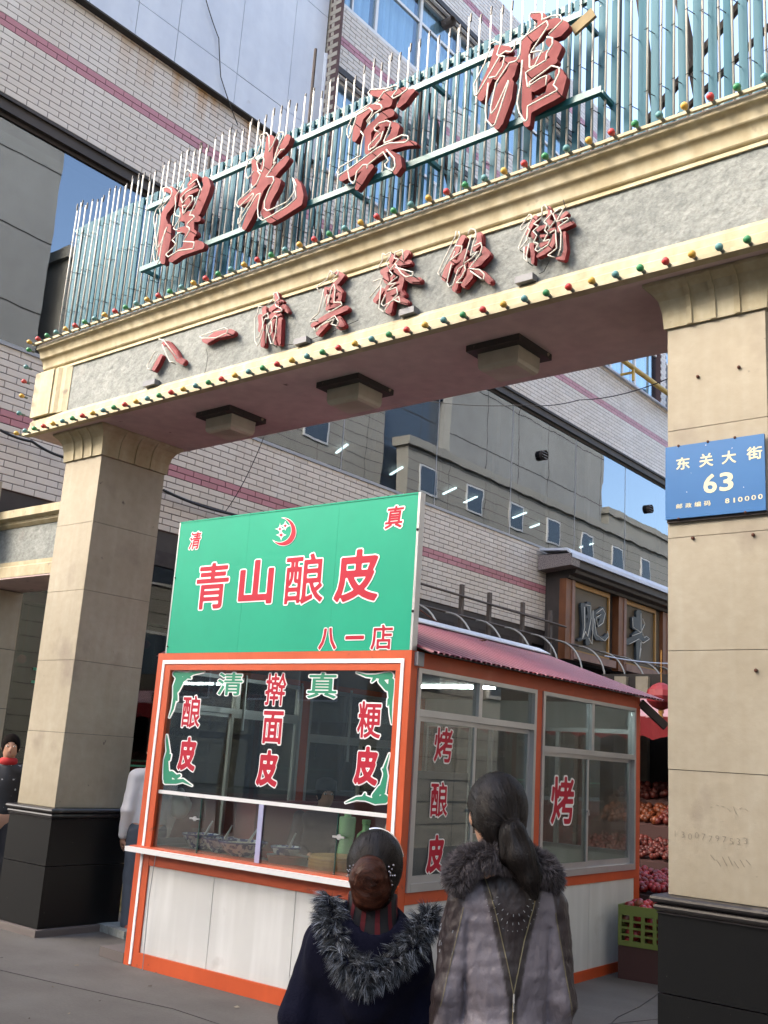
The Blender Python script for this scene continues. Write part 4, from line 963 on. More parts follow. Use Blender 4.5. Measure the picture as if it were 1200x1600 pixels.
# clear front glazing with frame
GL = M['clear']
kb('upper_pane', GL, [(.1225, 2.3155, .012, .018, 1.262, 2.164)])
kb('rail', M['white_pvc'], [(.1225, 2.3155, .004, .028, 1.236, 1.2615)])
for a, b, v in ((.123, .60, .010), (.575, 1.235, .022), (1.225, 1.90, .010), (1.88, 2.315, .022)): kb('sliding_pane', GL, [(a, b, v, v+.006, .846, 1.2355)])
for u_ in (.5985, 1.899): kb('pane_edge', mat('green glass edge', (.02, .07, .06), .2), [(u_, u_+.0035, .009, .017, .847, 1.235)])
kb('clear_strip', mat('translucent violet strip', (.32, .33, .50), .5), [(1.19, 1.235, .0, .006, .847, 1.235)])
for u in (.56, 1.93):
    m = MB(); m.tube([(u, -.006, 1.085), (u, .004, 1.085)], .018, 12); m.bar((u-.05, -.003, 1.085), (u+.05, -.003, 1.085), .012); m.build('pane_lock', A_, kio)
# side walls: u = KW side (seen) and u = 0 side, window frames in aluminium
def side_wall(u, sgn, seen):
    def q(v0, v1, z0, z1, d0, d1):
        a, b = (u-d1, u-d0) if sgn > 0 else (u+d0, u+d1); return (a, b, v0, v1, z0, z1)
    kb('side_post', O_, [q(1.650, 1.750, .80, 2.19, 0, .05)]); kb('side_post', O_, [q(3.49, KD, 0, 2.295, 0, .06)])
    kb('side_head_board', O_, [q(.063, 3.4895, 2.191, 2.2945, .001, .05)]); kb('side_apron_board', O_, [q(.063, 3.4895, .727, .7995, -.002, .05)]); kb('side_kick_board', O_, [q(.063, 3.4895, 0, .078, -.004, .05)])
    for a, b in ((.064, .90), (.905, 1.75), (1.755, 2.62), (2.625, 3.489)): kb('side_panel', WP, [q(a, b, .0785, .7265, .004, .03)])
    for v0, v1, vm, vs in ((.066, 1.649, .838, .80), (1.751, 3.489, 2.622, 2.56)):
        zt, zb, ztr = 2.190, .8, (1.905 if v0 < 1 else 1.755)
        fr_ = [q(v0, v0+.035, zb, zt, -.012, .05), q(v1-.035, v1, zb, zt, -.012, .05), q(v0+.0355, v1-.0355, zb, zb+.05, -.014, .05), q(v0+.0355, v1-.0355, zt-.03, zt, -.012, .05), q(v0+.0355, v1-.0355, ztr-.022, ztr+.022, -.013, .049)]
        wfr = kb('window_frame', A_, fr_); kb('mullion', A_, [q(vm-.022, vm+.022, ztr+.0225, zt-.0305, -.010, .045)], wfr)
        for a, b in ((v0+.036, vm-.0225), (vm+.0225, v1-.036)): kb('pane', GL, [q(a, b, ztr+.0225, zt-.0305, .015, .02)], wfr)
        for k, (a, b, d) in enumerate(((v0+.036, vs+.02, .002), (vs-.02, v1-.036, .024))):
            z0, z1 = zb+.0505, ztr-.0225
            sh = kb('sash', A_, [q(a, a+.03, z0, z1, d, d+.018), q(b-.03, b, z0, z1, d, d+.018), q(a+.0305, b-.0305, z0, z0+.045, d, d+.018), q(a+.0305, b-.0305, z1-.03, z1, d, d+.018)], wfr)
            kb('sash_pane', GL, [q(a+.031, b-.031, z0+.0455, z1-.0305, d+.006, d+.011)], wfr)
        if seen:
            m = MB(); uu = u+.004; m.tube([(uu, vs-.01, 1.29), (uu+.012, vs-.01, 1.29)], .012, 8); m.bar((uu+.012, vs-.03, 1.30), (uu+.012, vs, 1.26), .01); m.build('sash_latch', A_, wfr)
side_wall(KW, 1, True); side_wall(0, -1, False)
# back wall
kb('back_wall', WP, [(.062, KW-.062, KD-.04, KD, .0, .90), (.062, KW-.062, KD-.04, KD, 2.0, 2.29)])
kb('back_frame', A_, [(.062, KW-.062, KD-.04, KD, .901, .94), (.062, KW-.062, KD-.04, KD, 1.96, 1.999), (.062, .10, KD-.04, KD, .941, 1.959), (.85, .89, KD-.04, KD, .941, 1.959), (1.6, 1.64, KD-.04, KD, .941, 1.959), (KW-.1, KW-.062, KD-.04, KD, .941, 1.959)])
kb('back_pane', GL, [(.101, .849, KD-.02, KD-.015, .942, 1.958)]); kb('back_pane', GL, [(.891, 1.599, KD-.02, KD-.015, .942, 1.958)]); kb('back_pane', GL, [(1.641, KW-.101, KD-.02, KD-.015, .942, 1.958)])
kb('ceiling', mat('dull ceiling board', (.25, .25, .25), .7), [(.063, KW-.063, .063, KD-.041, 2.24, 2.26)]); kb('floor', M['rim'], [(.06, KW-.06, .06, KD-.05, .003, .04)])
kb('cook_counter', mat('dull steel worktop', (.36, .36, .35), .35, .7), [(.13, 2.30, .05, .62, .79, .839)]); kb('counter_front', M['room'], [(.13, 2.30, .60, .62, .04, .789)])
kb('side_counter', M['room'], [(.08, .55, .70, 3.3, .04, .80)]); kb('red_cabinet', mat('maroon cabinet', (.16, .022, .028), .4), [(.08, .30, .9, 3.2, .801, 1.19)])
kb('cloudy_film', mat('bluish plastic film', (.06, .08, .12), .35, var=[(2., .3, .7, (.7, .75, .8))]), [(KW-.026, KW-.022, .10, .76, .86, 1.54)])
m = MB()
for k in range(4): m.tube([(.2, .75+.7*k, 2.20), (.2+.01, .75+.7*k, 1.75-.1*k)], .012, 6)
m.build('hanging_pole', A_, kio)
M['striplit_added'] = mat('added kiosk interior light', (.8, .85, .85), .4, emit=((.9, 1, .95), 11.))
kb('added_strip_lamp', M['striplit_added'], [(1.1, 1.9, 1.9, 1.93, 2.215, 2.238)])  # glowing strip added to brighten the kiosk interior
# roof: ribbed sheet, ridge parallel to the depth
AP, EV, RV0, RV1 = (1.22, 2.75), (2.56, 2.285), .04, 3.86
M['roof_red'] = mat('red roof sheet', (.17, .007, .026), .35, streak=[((2, 9, 9), .35, .75, (.75, .75, .78))]); M['roof_pink'] = mat('faded pink roof sheet', (.42, .16, .20), .4, var=[(4., .3, .7, (.85, .82, .84))])
for sgn in (1, -1):
    nU = 2; L = Vector(((EV[0]-AP[0]), (EV[1]-AP[1]))); n2 = Vector((-L.y, L.x)).normalized()
    red = MB(); pink = MB()
    step = .066; v = RV0; k = 0
    prof = []
    while v < RV1-.01:
        h = .016 if k % 3 == 0 else .009
        prof.append((v, v+step*.18, v+step*.30, v+step*.88, v+step, .013, k)); v += step; k += 1
    def pt(t, v, h): 
        u = AP[0]+L.x*t+n2.x*h; z = AP[1]+L.y*t+n2.y*h
        if sgn < 0: u = 2*AP[0]-u
        return (u, v, z)
    for (a, b, c, d, e, h, k) in prof:
        top_ = pink if k % 2 else red
        for (v0, h0, v1, h1, tgt) in ((a, 0, b, 0, red), (b, 0, c, h, top_), (c, h, d, h, top_), (d, h, e, 0, red)):
            P = [pt(0, v0, h0), pt(1, v0, h0), pt(1, v1, h1), pt(0, v1, h1)]; tgt.add(P, [(0, 1, 2, 3)])
    pink.build('roof_rib', M['roof_pink'], kio, kind='stuff'); red.build('roof_sheet', M['roof_red'], kio, kind='stuff')
    m = MB()   # front drip triangles at the eave ends
    m.add([pt(0, RV0, -.006), pt(1, RV0, -.006), pt(1, RV1, -.006), pt(0, RV1, -.006)], [(0, 1, 2, 3)]); m.build('roof_underside', M['room'], kio)
m = MB(); m.prism([(AP[0]-.12, 2.725), (AP[0], 2.79), (AP[0]+.13, 2.73), (AP[0]+.13, 2.74), (AP[0], 2.80), (AP[0]-.12, 2.735)], 'y', .1, 3.88); m.build('ridge_cap', M['cladsheet'], kio)
for v in (.12, 3.5): 
    m = MB(); m.prism([(.0, 2.30), (2.44, 2.30), (1.22, 2.735)], 'y', v, v+.02); m.build('gable', O_, kio)
kb('lamp_bracket', M['alu_dull'], [(KW+.001, KW+.03, .02, .09, 2.20, 2.29)])
m = MB(); m.bar((KW, 3.60, 2.25), (KW+.17, 3.78, 2.05), .04, .07); m.build('corner_brace', M['steel_dk'], kio)
m = MB(); m.tube([(.20, -.02, .80), (.19, -.03, .5), (.205, -.03, .0)], .004, 4); m.build('cable', M['alu_dull'], kio)
# vinyl lettering on the glass
kw = lambda p: ((p-KP).dot(KU), p.z)
ks_ = lambda p: ((p-KP).dot(KV), p.z)
cF = KP.dot(KV)
frF = lambda a, z, l: Vector((a, .0115-l, z))
def kbox(b, ox, oy, s): return plane_box(b, ox, oy, s, KV, cF+.01, kw)
def sticker(ch, b, ox, oy, s, colm, off=.034, out=.066, sm=2):
    put_glyph(ch, kbox(b, ox, oy, s), frF, off, out, colm, M['print_white'], kio, NY, sm, N=84)
Z2 = (240, 1020, 5.714); Z3 = (440, 1020, 5.4545)
sticker('清', (562, 800, 168, 388), *Z2, M['print_green'], .014, .05, 1); sticker('擀', (992, 1188, 172, 480), *Z2, M['print_red'], .014, .045, 1); sticker('面', (965, 1160, 505, 825), *Z2, M['print_red'], .022, .06, 1)
sticker('皮', (915, 1115, 855, 1205), *Z2, M['print_red'], .045, .08); sticker('酿', (250, 425, 370, 680), *Z2, M['print_red'], .014, .05, 1); sticker('皮', (215, 385, 740, 1065), *Z2, M['print_red'], .045, .08)
sticker('真', (212, 480, 160, 397), *Z3, M['print_green'], .014, .05, 1); sticker('粳', (640, 855, 400, 740), *Z3, M['print_red'], .016, .052, 1); sticker('皮', (612, 828, 785, 1140), *Z3, M['print_red'], .045, .08)
frS = lambda a, z, l: Vector((KW-.0070+l, a, z))
for ch, q, o1, o2 in (('烤', (.30, .534, 1.592, 1.836), .018, .055), ('酿', (.29, .506, 1.242, 1.483), .014, .05), ('皮', (.28, .495, .895, 1.147), .045, .08), ('烤', (1.927, 2.34, 1.178, 1.566), .02, .055)):
    put_glyph(ch, q, frS, o1, o2, M['print_red'], M['print_white'], kio, (1, 0, 0), 2, N=84)
# green scroll ornaments in the four glass corners
def ornament(st, ox, oy, s):
    pts = [p for l in st for p in l]; x0 = min(p[0] for p in pts)-60; x1 = max(p[0] for p in pts)+60; y0 = min(p[1] for p in pts)-60; y1 = max(p[1] for p in pts)+60
    xs = np.arange(x0, x1, 5.); ys = np.arange(y0, y1, 5.); X, Y = np.meshgrid(xs, ys); F = seg_field(st, X, Y)
    def mp(l):
        def f(x, y):
            p = at(ox+x/s, oy+y/s, KV, cF+.01); return Vector(((p-KP).dot(KU), .0115-l, p.z))
        return f
    o = plate(F, xs, ys, 0, mp(.002), NY, 0).build('scroll_ornament', M['print_green'], kio)
    plate(F, xs, ys, 11, mp(.0008), NY, 0).build('outline', M['print_white'], o)
ornament([[(215,195,60),(230,230,60),(200,300,50),(190,400,30),(170,500,20),(140,575,6)],[(200,190,50),(260,190,40),(300,200,50),(350,180,30),(450,168,6)],[(240,250,50),(300,215,26),(330,225,14)],[(210,330,40),(250,270,24)],[(200,380,30),(208,425,14)]], *Z2)
ornament([[(125,1120,80),(112,1050,50),(112,960,40),(130,880,30),(120,780,20),(118,735,6)],[(110,1150,40),(200,1150,40),(260,1140,30),(340,1185,6)],[(160,1080,50),(200,1110,40),(230,1095,26)],[(135,950,30),(150,910,14)]], *Z2)
ornament([[(920,195,60),(880,200,60),(800,200,30),(720,195,20),(640,168,6)],[(935,240,50),(930,330,50),(930,420,30),(930,520,20),(938,605,6)],[(850,240,50),(900,300,50)],[(790,220,30),(770,245,14)],[(915,400,26),(905,450,12)]], *Z3)
ornament([[(870,1245,80),(800,1270,40),(720,1240,40),(640,1240,25),(545,1278,6)],[(855,1180,60),(885,1050,40),(880,980,25),(918,860,6)],[(800,1220,60),(840,1150,40)],[(700,1230,30),(710,1200,14)],[(880,1020,30),(860,990,12)]], *Z3)

# ------------------------------------------------------------------ green sign board on the kiosk
sg = thing('green_signboard', 'green signboard with red white-edged characters 青山酿皮 on top of the kiosk', 'signboard', KP+Vector((0, 0, 0)), rz=KR, local=True)
seam = [.045, .83, 1.72, 2.418]
for a, b in zip(seam[:-1], seam[1:]): kb('sign_sheet', M['green_sign'], [(a+.0006, b-.0006, -.004+random.uniform(0, .0015), .035, 2.298, 3.351)], sg)
kb('edge_trim', A_, [(2.4185, 2.436, -.012, .045, 2.298, 3.36)], sg); kb('edge_trim', A_, [(.034, .0445, -.006, .04, 2.298, 3.355)], sg); kb('edge_trim', M['green_sign'], [(.0446, 2.4184, -.007, .04, 3.3515, 3.362)], sg)
m = MB()
for u in (.5, 1.9): m.bar((u, .05, 3.2), (u, .6, 2.5), .03)
m.bar((.1, .055, 3.0), (2.4, .055, 3.0), .03); m.build('back_strut', M['steel_dk'], sg)
frG = lambda a, z, l: Vector((a, -.0045-l, z))
ZG = (240, 760, 2.79)
def gbox(b): return plane_box(b, *ZG, KV, cF-.004, kw)
for ch, b, o1, o2, sh_ in (('青', (182, 330, 328, 540), .016, .044, 0), ('山', (370, 526, 315, 518), .032, .058, 0), ('酿', (569, 748, 288, 518), .012, .038, 0), ('皮', (786, 986, 268, 508), .030, .056, 0), ('八', (718, 802, 612, 716), .036, .075, 0), ('一', (833, 922, 646, 672), .04, .085, 0), ('店', (945, 1046, 598, 716), .016, .055, 0), ('清', (156, 208, 195, 278), .02, .075, .12), ('真', (1010, 1094, 80, 188), .02, .075, .12)):
    put_glyph(ch, gbox(b), frG, o1, o2, M['print_red'], M['print_white'], sg, NY, 0 if o1 > .03 else 1, N=76, shear=sh_, lift=.003)
# crescent with three stars
xs = np.arange(520, 640, 1.6); ys = np.arange(125, 270, 1.6); X, Y = np.meshgrid(xs, ys)
Fm = np.maximum(np.hypot((X-566)/.92, Y-198)-60, -(np.hypot((X-550)/.95, Y-190)-55))
def star(cx, cy, r): 
    a = np.abs(X-cx)/r; b = np.abs(Y-cy)/r; return (np.sqrt(a)+np.sqrt(b)-1)*r*.35
for cx, cy, r in ((575, 172, 14), (552, 186, 12), (557, 212, 16)): Fm = np.minimum(Fm, star(cx, cy, r))
def mpg(l):
    def f(x, y):
        p = at(240+x/2.79, 760+y/2.79, KV, cF-.004); return Vector(((p-KP).dot(KU), -.0045-l, p.z))
    return f
o = plate(Fm, xs, ys, 0, mpg(.003), NY, 0).build('crescent_and_stars', M['print_red'], sg); plate(Fm, xs, ys, 2.2, mpg(.0018), NY, 0).build('outline', M['print_white'], o)
m = MB()
for z in (2.55, 3.1): m.ball((2.428, -.014, z), .01, 8, 5); m.ball((.055, -.01, z-.2), .007, 8, 5)
m.build('screw', M['steel_dk'], sg)

# ------------------------------------------------------------------ food and gear behind the glass
def kw3(u, v, z): return KP+KU*u+KV*v+Vector((0, 0, z))
M['porcelain'] = mat('white porcelain', (.66, .70, .74), .25, coat=.4); M['cobalt'] = mat('blue painted porcelain', (.62, .67, .74), .25, dirt=[(26., .50, .54, (.03, .05, .22))], coat=.4)
def bowl(u, v, r, h, lab, fill):
    c = kw3(u, v, .84); t = thing('porcelain_bowl', lab, 'bowl', c, group='blue and white bowls on the counter')
    m = MB(); m.lathe([(r*.45, 0), (r*.5, h*.1), (r*.72, h*.35), (r*.93, h*.82), (r, h), (r*.97, h*1.01), (r*.9, h*.8), (r*.5, h*.18), (.001, h*.12)], tuple(c), 28).build('bowl', M['cobalt'], t, smooth=True)
    m = MB(); m.lathe([(r*.985, h*.90), (r*1.005, h*.97), (r*1.012, h*1.01), (r*.96, h*1.02)], tuple(c), 28).build('rim', M['print_blue'], t, smooth=True)
    m = MB(); m.lathe([(r*.9, h*.78), (r*.5, h*.9), (.001, h*.92)], tuple(c), 20).build('filling', fill, t, smooth=True)
    m = MB(); m.tube([c+Vector((r*.2, 0, h*.7)), c+Vector((r*.7, r*.1, h*2.0))], [.012, .005], 6).build('spoon', M['alu'], t)
M['print_blue'] = mat('cobalt rim', (.03, .05, .20), .3, coat=.4)
chili = mat('chili sauce', (.22, .06, .02), .4); pale = mat('pale noodles', (.55, .50, .36), .6)
bowl(.26, .36, .145, .105, 'wide blue and white bowl, leftmost on the counter', chili); bowl(.52, .32, .14, .10, 'blue and white bowl, second from left, filled with red sauce', chili)
bowl(.80, .27, .185, .105, 'largest blue and white bowl on the counter, third from left', pale); bowl(1.15, .36, .11, .10, 'smallest blue and white bowl, rightmost behind the violet strip', pale)
c = kw3(1.28, .24, .84); t = thing('steel_pan', 'shallow steel pan behind the front glass', 'pan', c); m = MB(); m.lathe([(.12, 0), (.13, .005), (.145, .055), (.15, .057), (.135, .05), (.12, .01), (.001, .008)], tuple(c), 24).build('pan', M['alu'], t, smooth=True); m = MB(); m.lathe([(.13, .045), (.001, .05)], tuple(c), 16).build('filling', chili, t)
c = kw3(1.66, .33, .84); t = thing('bamboo_steamer', 'round yellow bamboo steamer behind the front glass', 'steamer', c); bam = mat('bamboo', (.36, .22, .06), .6, streak=[((2, 2, 60), .4, .6, (.7, .6, .5))])
m = MB(); m.lathe([(.19, 0), (.20, .0), (.20, .07), (.19, .07), (.19, .06), (.001, .06)], tuple(c), 28).build('basket', bam, t, smooth=False); m = MB(); m.lathe([(.195, .071), (.19, .09), (.001, .10)], tuple(c), 28).build('lid', bam, t)
c = kw3(1.02, .46, .84); t = thing('red_tray', 'red plastic tray beside the smallest bowl', 'tray', c); m = MB(); m.box(c.x-.13, c.x+.13, c.y-.08, c.y+.08, c.z, c.z+.02); m.box(c.x-.13, c.x+.13, c.y-.09, c.y-.081, c.z, c.z+.05); m.build('tray', mat('red plastic', (.5, .03, .03), .4), t)
gp_ = mat('pale green plastic', (.28, .52, .26), .45)
for i, (u, v, h, r, lab) in enumerate([(1.46, .66, .36, .062, 'tall pale green bottle behind the steamer'), (1.62, .68, .33, .075, 'round shouldered pale green bottle, right of the tall one')]):
    c = kw3(u, v, .801); t = thing('plastic_bottle', lab, 'bottle', c, group='pale green bottles in the kiosk')
    if i == 0: m = MB(); m.lathe([(.001, 0), (r, .0), (r, .14), (r*.8, .2), (r*.95, .24), (r, h), (r*.9, h+.01), (.001, h+.01)], tuple(c), 18)
    else: m = MB(); m.lathe([(.001, 0), (r*.9, .0), (r, .05), (r, .20), (r*.8, .26), (r*.35, .29), (r*.35, h), (.001, h)], tuple(c), 18)
    m.build('bottle', gp_, t, smooth=True); m = MB(); m.lathe([(.001, 0), (r*.42, 0), (r*.42, .03), (.001, .03)], (c.x, c.y, c.z+h+.002), 12).build('cap', gp_, t)
m = MB(); c = kw3(2.1, .3, .84)
for k in range(12): m.lathe([(.001, k*.014), (.09, k*.014), (.10, k*.014+.011), (.001, k*.014+.012)], tuple(c), 18)
o = m.build('plate_stack', M['porcelain'], None, org=c); o.location = c; tag(o, 'stack of white plates at the right end of the counter', 'plates')
# crumpled plastic bag and cloth hung at the left end of the glass
c = kw3(.20, .16, 1.14)
t = thing('plastic_bag', 'crumpled clear plastic bag hanging inside the left glass corner', 'bag', c, local=True)
sd_build('bag', [('e', 0, (0, 0, 0), (.09, .05, .09)), ('e', .03, (.05, 0, .04), (.07, .04, .05)), ('c', .03, (0, 0, .05), (0, 0, .12), .03, .02)], (-.15, -.1, -.13), (.16, .1, .15), .008, mat('milky plastic', (.38, .42, .40), .35), t, disp=lambda P: .018*vnoise(P, 28, 3))
c = kw3(2.22, .16, 1.10); t = thing('white_cloth', 'white cloth hanging inside the right glass corner', 'cloth', c, local=True)
sd_build('cloth', [('e', 0, (0, 0, 0), (.06, .02, .10)), ('c', .02, (0, 0, .05), (.01, 0, .14), .02, .01)], (-.1, -.06, -.13), (.1, .06, .18), .008, M['porcelain'], t, disp=lambda P: .012*vnoise(P, 30, 5))
# ------------------------------------------------------------------ people
M['skin'] = mat('skin', (.50, .28, .19), .5, spec=.4); M['hair_dk'] = mat('dark hair', (.008, .006, .0055), .9, bump=(1., .9, (70, 70, 8.), .004), var=[(30., .3, .7, (.6, .6, .6))], spec=.08); M['strand'] = mat('dark hair strand', (.016, .011, .0095), .5, spec=.26, island=.85)
M['eye'] = mat('eye white', (.7, .7, .68), .3); M['pupil'] = mat('dark pupil', (.01, .008, .006), .2); M['lip'] = mat('lip', (.35, .10, .09), .5)
M['coat_tall'] = mat('jacket', (1, 1, 1), .45, attr='col', bump=(11., .9, (1, 1, .5), .035), spec=.35, var=[(9., .3, .7, (.80, .79, .80))])
M['suede'] = mat('dark brown suede', (.045, .034, .034), .8)
M['zip'] = mat('brass zip', (.17, .15, .09), .5, .4); M['silver'] = mat('silver pull', (.7, .7, .7), .25, .9)
M['fur_grey'] = mat('grey fur', (.20, .17, .18), .75, attr='col'); M['fur_black'] = mat('black and white fur', (.2, .2, .2), .75, attr='col')
M['wool_navy'] = mat('navy wool', (.0050, .0054, .014), .95, bump=(140., .6, None, .004), spec=.1)
M['knit'] = mat('red striped knit', (.012, .011, .013), .9)
M['bun'] = mat('auburn hair', (.06, .018, .010), .45, bump=(34., .9, (1, 1, 1), .006), var=[(30., .3, .7, (.5, .45, .4))])
M['trouser'] = mat('dark trousers', (.02, .02, .025), .85); M['shoe'] = mat('dark shoe', (.015, .013, .012), .4)
def hand(c, d, side, s=1.):
    """palm and five bent fingers hanging from wrist c along d"""
    c = np.array(c, float); d = np.array(d, float); d /= np.linalg.norm(d); w_ = np.array([0, 1., 0]); w_ = w_-d*w_.dot(d); w_ /= np.linalg.norm(w_); n = np.cross(d, w_)*side
    out = [('c', .01, tuple(c), tuple(c+d*.04*s), .022*s, .026*s), ('c', .012, tuple(c+d*.04*s-w_*.022*s), tuple(c+d*.075*s+w_*.022*s), .014*s, .014*s)]
    for k, (o, L) in enumerate(((-.030, .058), (-.010, .070), (.010, .066), (.029, .052))):
        b = c+d*.075*s+w_*o*s; m_ = b+d*L*.5*s-n*.006*s; e = m_+d*L*.42*s-n*.02*s
        out += [('c', .004, tuple(b), tuple(m_), .0095*s, .0085*s), ('c', .003, tuple(m_), tuple(e), .0085*s, .007*s)]
    b = c+d*.025*s-w_*.02*s; m_ = b+d*.03*s-w_*.03*s-n*.012*s
    out += [('c', .006, tuple(b), tuple(m_), .012*s, .010*s), ('c', .003, tuple(m_), tuple(m_+d*.03*s-n*.008*s), .010*s, .008*s)]
    return out
def body_prims(H, sh, pel, hc, hr, arms, legs):
    """continuous skin body: pelvis, torso, neck, head, arms with hands, legs with feet"""
    P = [('e', 0, (pel[0], pel[1], pel[2]), (sh*.80, .10, .12)), ('c', .06, (pel[0], pel[1], pel[2]+.05), ((pel[0]+hc[0])/2, (pel[1]+hc[1])/2, H*.78), sh*.62, sh*.66, .62)]
    P += [('c', .05, (hc[0]*.8, hc[1]*.7-.01, H*.80), (hc[0], hc[1]-.015, hc[2]-hr[2]*.6), .052, .048)]
    P += [('e', .02, hc, hr), ('e', .03, (hc[0], hc[1]+hr[1]*.30, hc[2]-hr[2]*.52), (hr[0]*.62, hr[1]*.62, hr[2]*.50))]
    for s_ in (-1, 1): P += [('e', .006, (hc[0]+s_*hr[0]*.99, hc[1]-.004, hc[2]-.012), (.012, .022, .032))]
    P += [('c', .010, (hc[0], hc[1]+hr[1]*.93, hc[2]+.005), (hc[0], hc[1]+hr[1]*1.10, hc[2]-.032), .009, .013)]
    for A in arms:
        P += [('c', .04, A[0], A[1], .046, .038), ('c', .02, A[1], A[2], .037, .025)]+hand(A[2], np.array(A[2])-np.array(A[1]), 1 if A[0][0] > 0 else -1, .93)
    for Lg in legs:
        P += [('c', .05, Lg[0], Lg[1], .078, .052), ('c', .02, Lg[1], Lg[2], .05, .034), ('c', .02, Lg[2], (Lg[2][0], Lg[2][1]+.13, .03), .034, .026)]
    return P
def face(t, hc, hr):
    for s_ in (-1, 1):
        m = MB(); p = (hc[0]+s_*hr[0]*.42, hc[1]+hr[1]*.90, hc[2]+.004); m.ball(p, .012, 10, 6, .6).build('eye', M['eye'], t)
        m = MB(); m.ball((p[0], p[1]+.008, p[2]), .006, 8, 5).build('pupil', M['pupil'], t)
        m = MB(); m.tube([(p[0]-.016, p[1]-.001, p[2]+.020), (p[0], p[1]+.006, p[2]+.025), (p[0]+.018, p[1]-.004, p[2]+.019)], .003, 5).build('eyebrow', M['hair_dk'], t)
    m = MB(); y = hc[1]+hr[1]*.93; z = hc[2]-hr[2]*.52; m.tube([(hc[0]-.020, y-.008, z), (hc[0], y+.004, z+.002), (hc[0]+.020, y-.008, z)], [.003, .006, .003], 6).build('mouth', M['lip'], t)
def fur(name, V, Fc, n, length, mt, parent, colf, sel=None, droop=.3, seed=1, wid=.0012, spread=.5, clump=.5):
    r = np.random.RandomState(seed); T = V[Fc]; c = T.mean(1); nr = np.cross(T[:, 2]-T[:, 0], T[:, 3]-T[:, 1]); ar = np.linalg.norm(nr, axis=1); nr = nr/(ar[:, None]+1e-12)
    cen = V.mean(0); 
    if sel is not None: k = sel(c); T, c, nr, ar = T[k], c[k], nr[k], ar[k]
    i = r.choice(len(T), n, p=ar/ar.sum()); w_ = r.dirichlet((1, 1, 1, 1), n); p = (T[i]*w_[..., None]).sum(1)
    cl = .5*np.stack([vnoise(p, 40, 11), vnoise(p, 40, 12), vnoise(p, 40, 13)], 1)
    d = nr[i]+r.normal(size=(n, 3))*spread*.5+cl*spread; d[:, 2] -= droop; d /= np.linalg.norm(d, axis=1)[:, None]
    L = length*r.uniform(.55, 1.15, n)[:, None]; s_ = np.cross(d, r.normal(size=(n, 3))); s_ /= np.linalg.norm(s_, axis=1)[:, None]
    nc = max(20, n//38); ci = r.choice(n, nc, replace=False); near = np.concatenate([np.argmin(((p[a:a+2000, None]-p[None, ci])**2).sum(2), 1) for a in range(0, n, 2000)])
    ctip = (p[ci]+d[ci]*length*1.1)[near]; d = (1-clump)*d+clump*(ctip-p)/(np.linalg.norm(ctip-p, axis=1)[:, None]+1e-9); d /= np.linalg.norm(d, axis=1)[:, None]
    q1 = p+d*L*.5; d2 = d.copy(); d2[:, 2] -= droop*.9; d2 /= np.linalg.norm(d2, axis=1)[:, None]; q2 = q1+d2*L*.5
    vv = np.stack([p-s_*wid, p+s_*wid, q1-s_*wid*.8, q1+s_*wid*.8, q2], 1).reshape(-1, 3)
    b = np.arange(n)[:, None]*5; f4 = (b+np.array([[0, 1, 3, 2]])).tolist(); f3 = (b+np.array([[2, 3, 4]])).tolist()
    me = bpy.data.meshes.new(name); me.from_pydata(vv.tolist(), [], f4+f3); me.materials.append(mt)
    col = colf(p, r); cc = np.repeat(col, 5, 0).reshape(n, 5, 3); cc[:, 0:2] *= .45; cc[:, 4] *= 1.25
    ca = me.color_attributes.new('col', 'FLOAT_COLOR', 'POINT'); ca.data.foreach_set('color', np.concatenate([cc.reshape(-1, 3), np.ones((n*5, 1))], 1).ravel())
    o = bpy.data.objects.new(name, me); COL.objects.link(o); o.parent = parent; o['kind'] = 'stuff'; return o
def flow(name, V, Fc, n, length, mt, parent, dirf, sel=None, seed=1, wid=.0009, jit=.12, lift=.002, droop=0.):
    r = np.random.RandomState(seed); T = V[Fc]; c = T.mean(1); nr = np.cross(T[:, 2]-T[:, 0], T[:, 3]-T[:, 1]); ar = np.linalg.norm(nr, axis=1); nr = nr/(ar[:, None]+1e-12)
    if sel is not None: k = sel(c); T, c, nr, ar = T[k], c[k], nr[k], ar[k]
    i = r.choice(len(T), n, p=ar/ar.sum()); w_ = r.dirichlet((1, 1, 1, 1), n); p = (T[i]*w_[..., None]).sum(1); nn = nr[i]
    L = length*r.uniform(.6, 1.2, n)[:, None]; S = 4; lr = r.uniform(0, .0035, n)[:, None]; bvh = BVHTree.FromPolygons([Vector(v) for v in V], Fc.tolist()); pts = [p+nn*lift*.2]; q = p
    for s in range(S):
        d = dirf(q)+r.normal(size=(n, 3))*jit; d -= nn*(d*nn).sum(1)[:, None]; d /= np.linalg.norm(d, axis=1)[:, None]+1e-9; q = q+d*L/S
        hits = [bvh.find_nearest(Vector(v)) for v in q]; q = np.array([tuple(h[0]) for h in hits]); n2 = np.array([tuple(h[1]) for h in hits]); nn = n2*np.where((n2*nn).sum(1) < 0, -1, 1)[:, None]; pts.append(q+nn*(lift+lr*(1 if s < S-1 else .3)))
    sd_ = np.cross(d, nn); sd_ /= np.linalg.norm(sd_, axis=1)[:, None]+1e-9
    vv = []
    for s, P in enumerate(pts):
        w2 = wid*(1 if s < S else .1); vv += [P-sd_*w2, P+sd_*w2]
    vv = np.stack(vv, 1).reshape(-1, 3); b = np.arange(n)[:, None]*(2*(S+1)); F_ = []
    for s in range(S): F_ += (b+np.array([[2*s, 2*s+1, 2*s+3, 2*s+2]])).tolist()
    me = bpy.data.meshes.new(name); me.from_pydata(vv.tolist(), [], F_); me.materials.append(mt)
    o = bpy.data.objects.new(name, me); COL.objects.link(o); o.parent = parent; o['kind'] = 'stuff'; return o
ARMP = lambda sx, sz, ex, ey, ez, wx, wy, wz: ((sx, 0, sz), (ex, ey, ez), (wx, wy, wz))

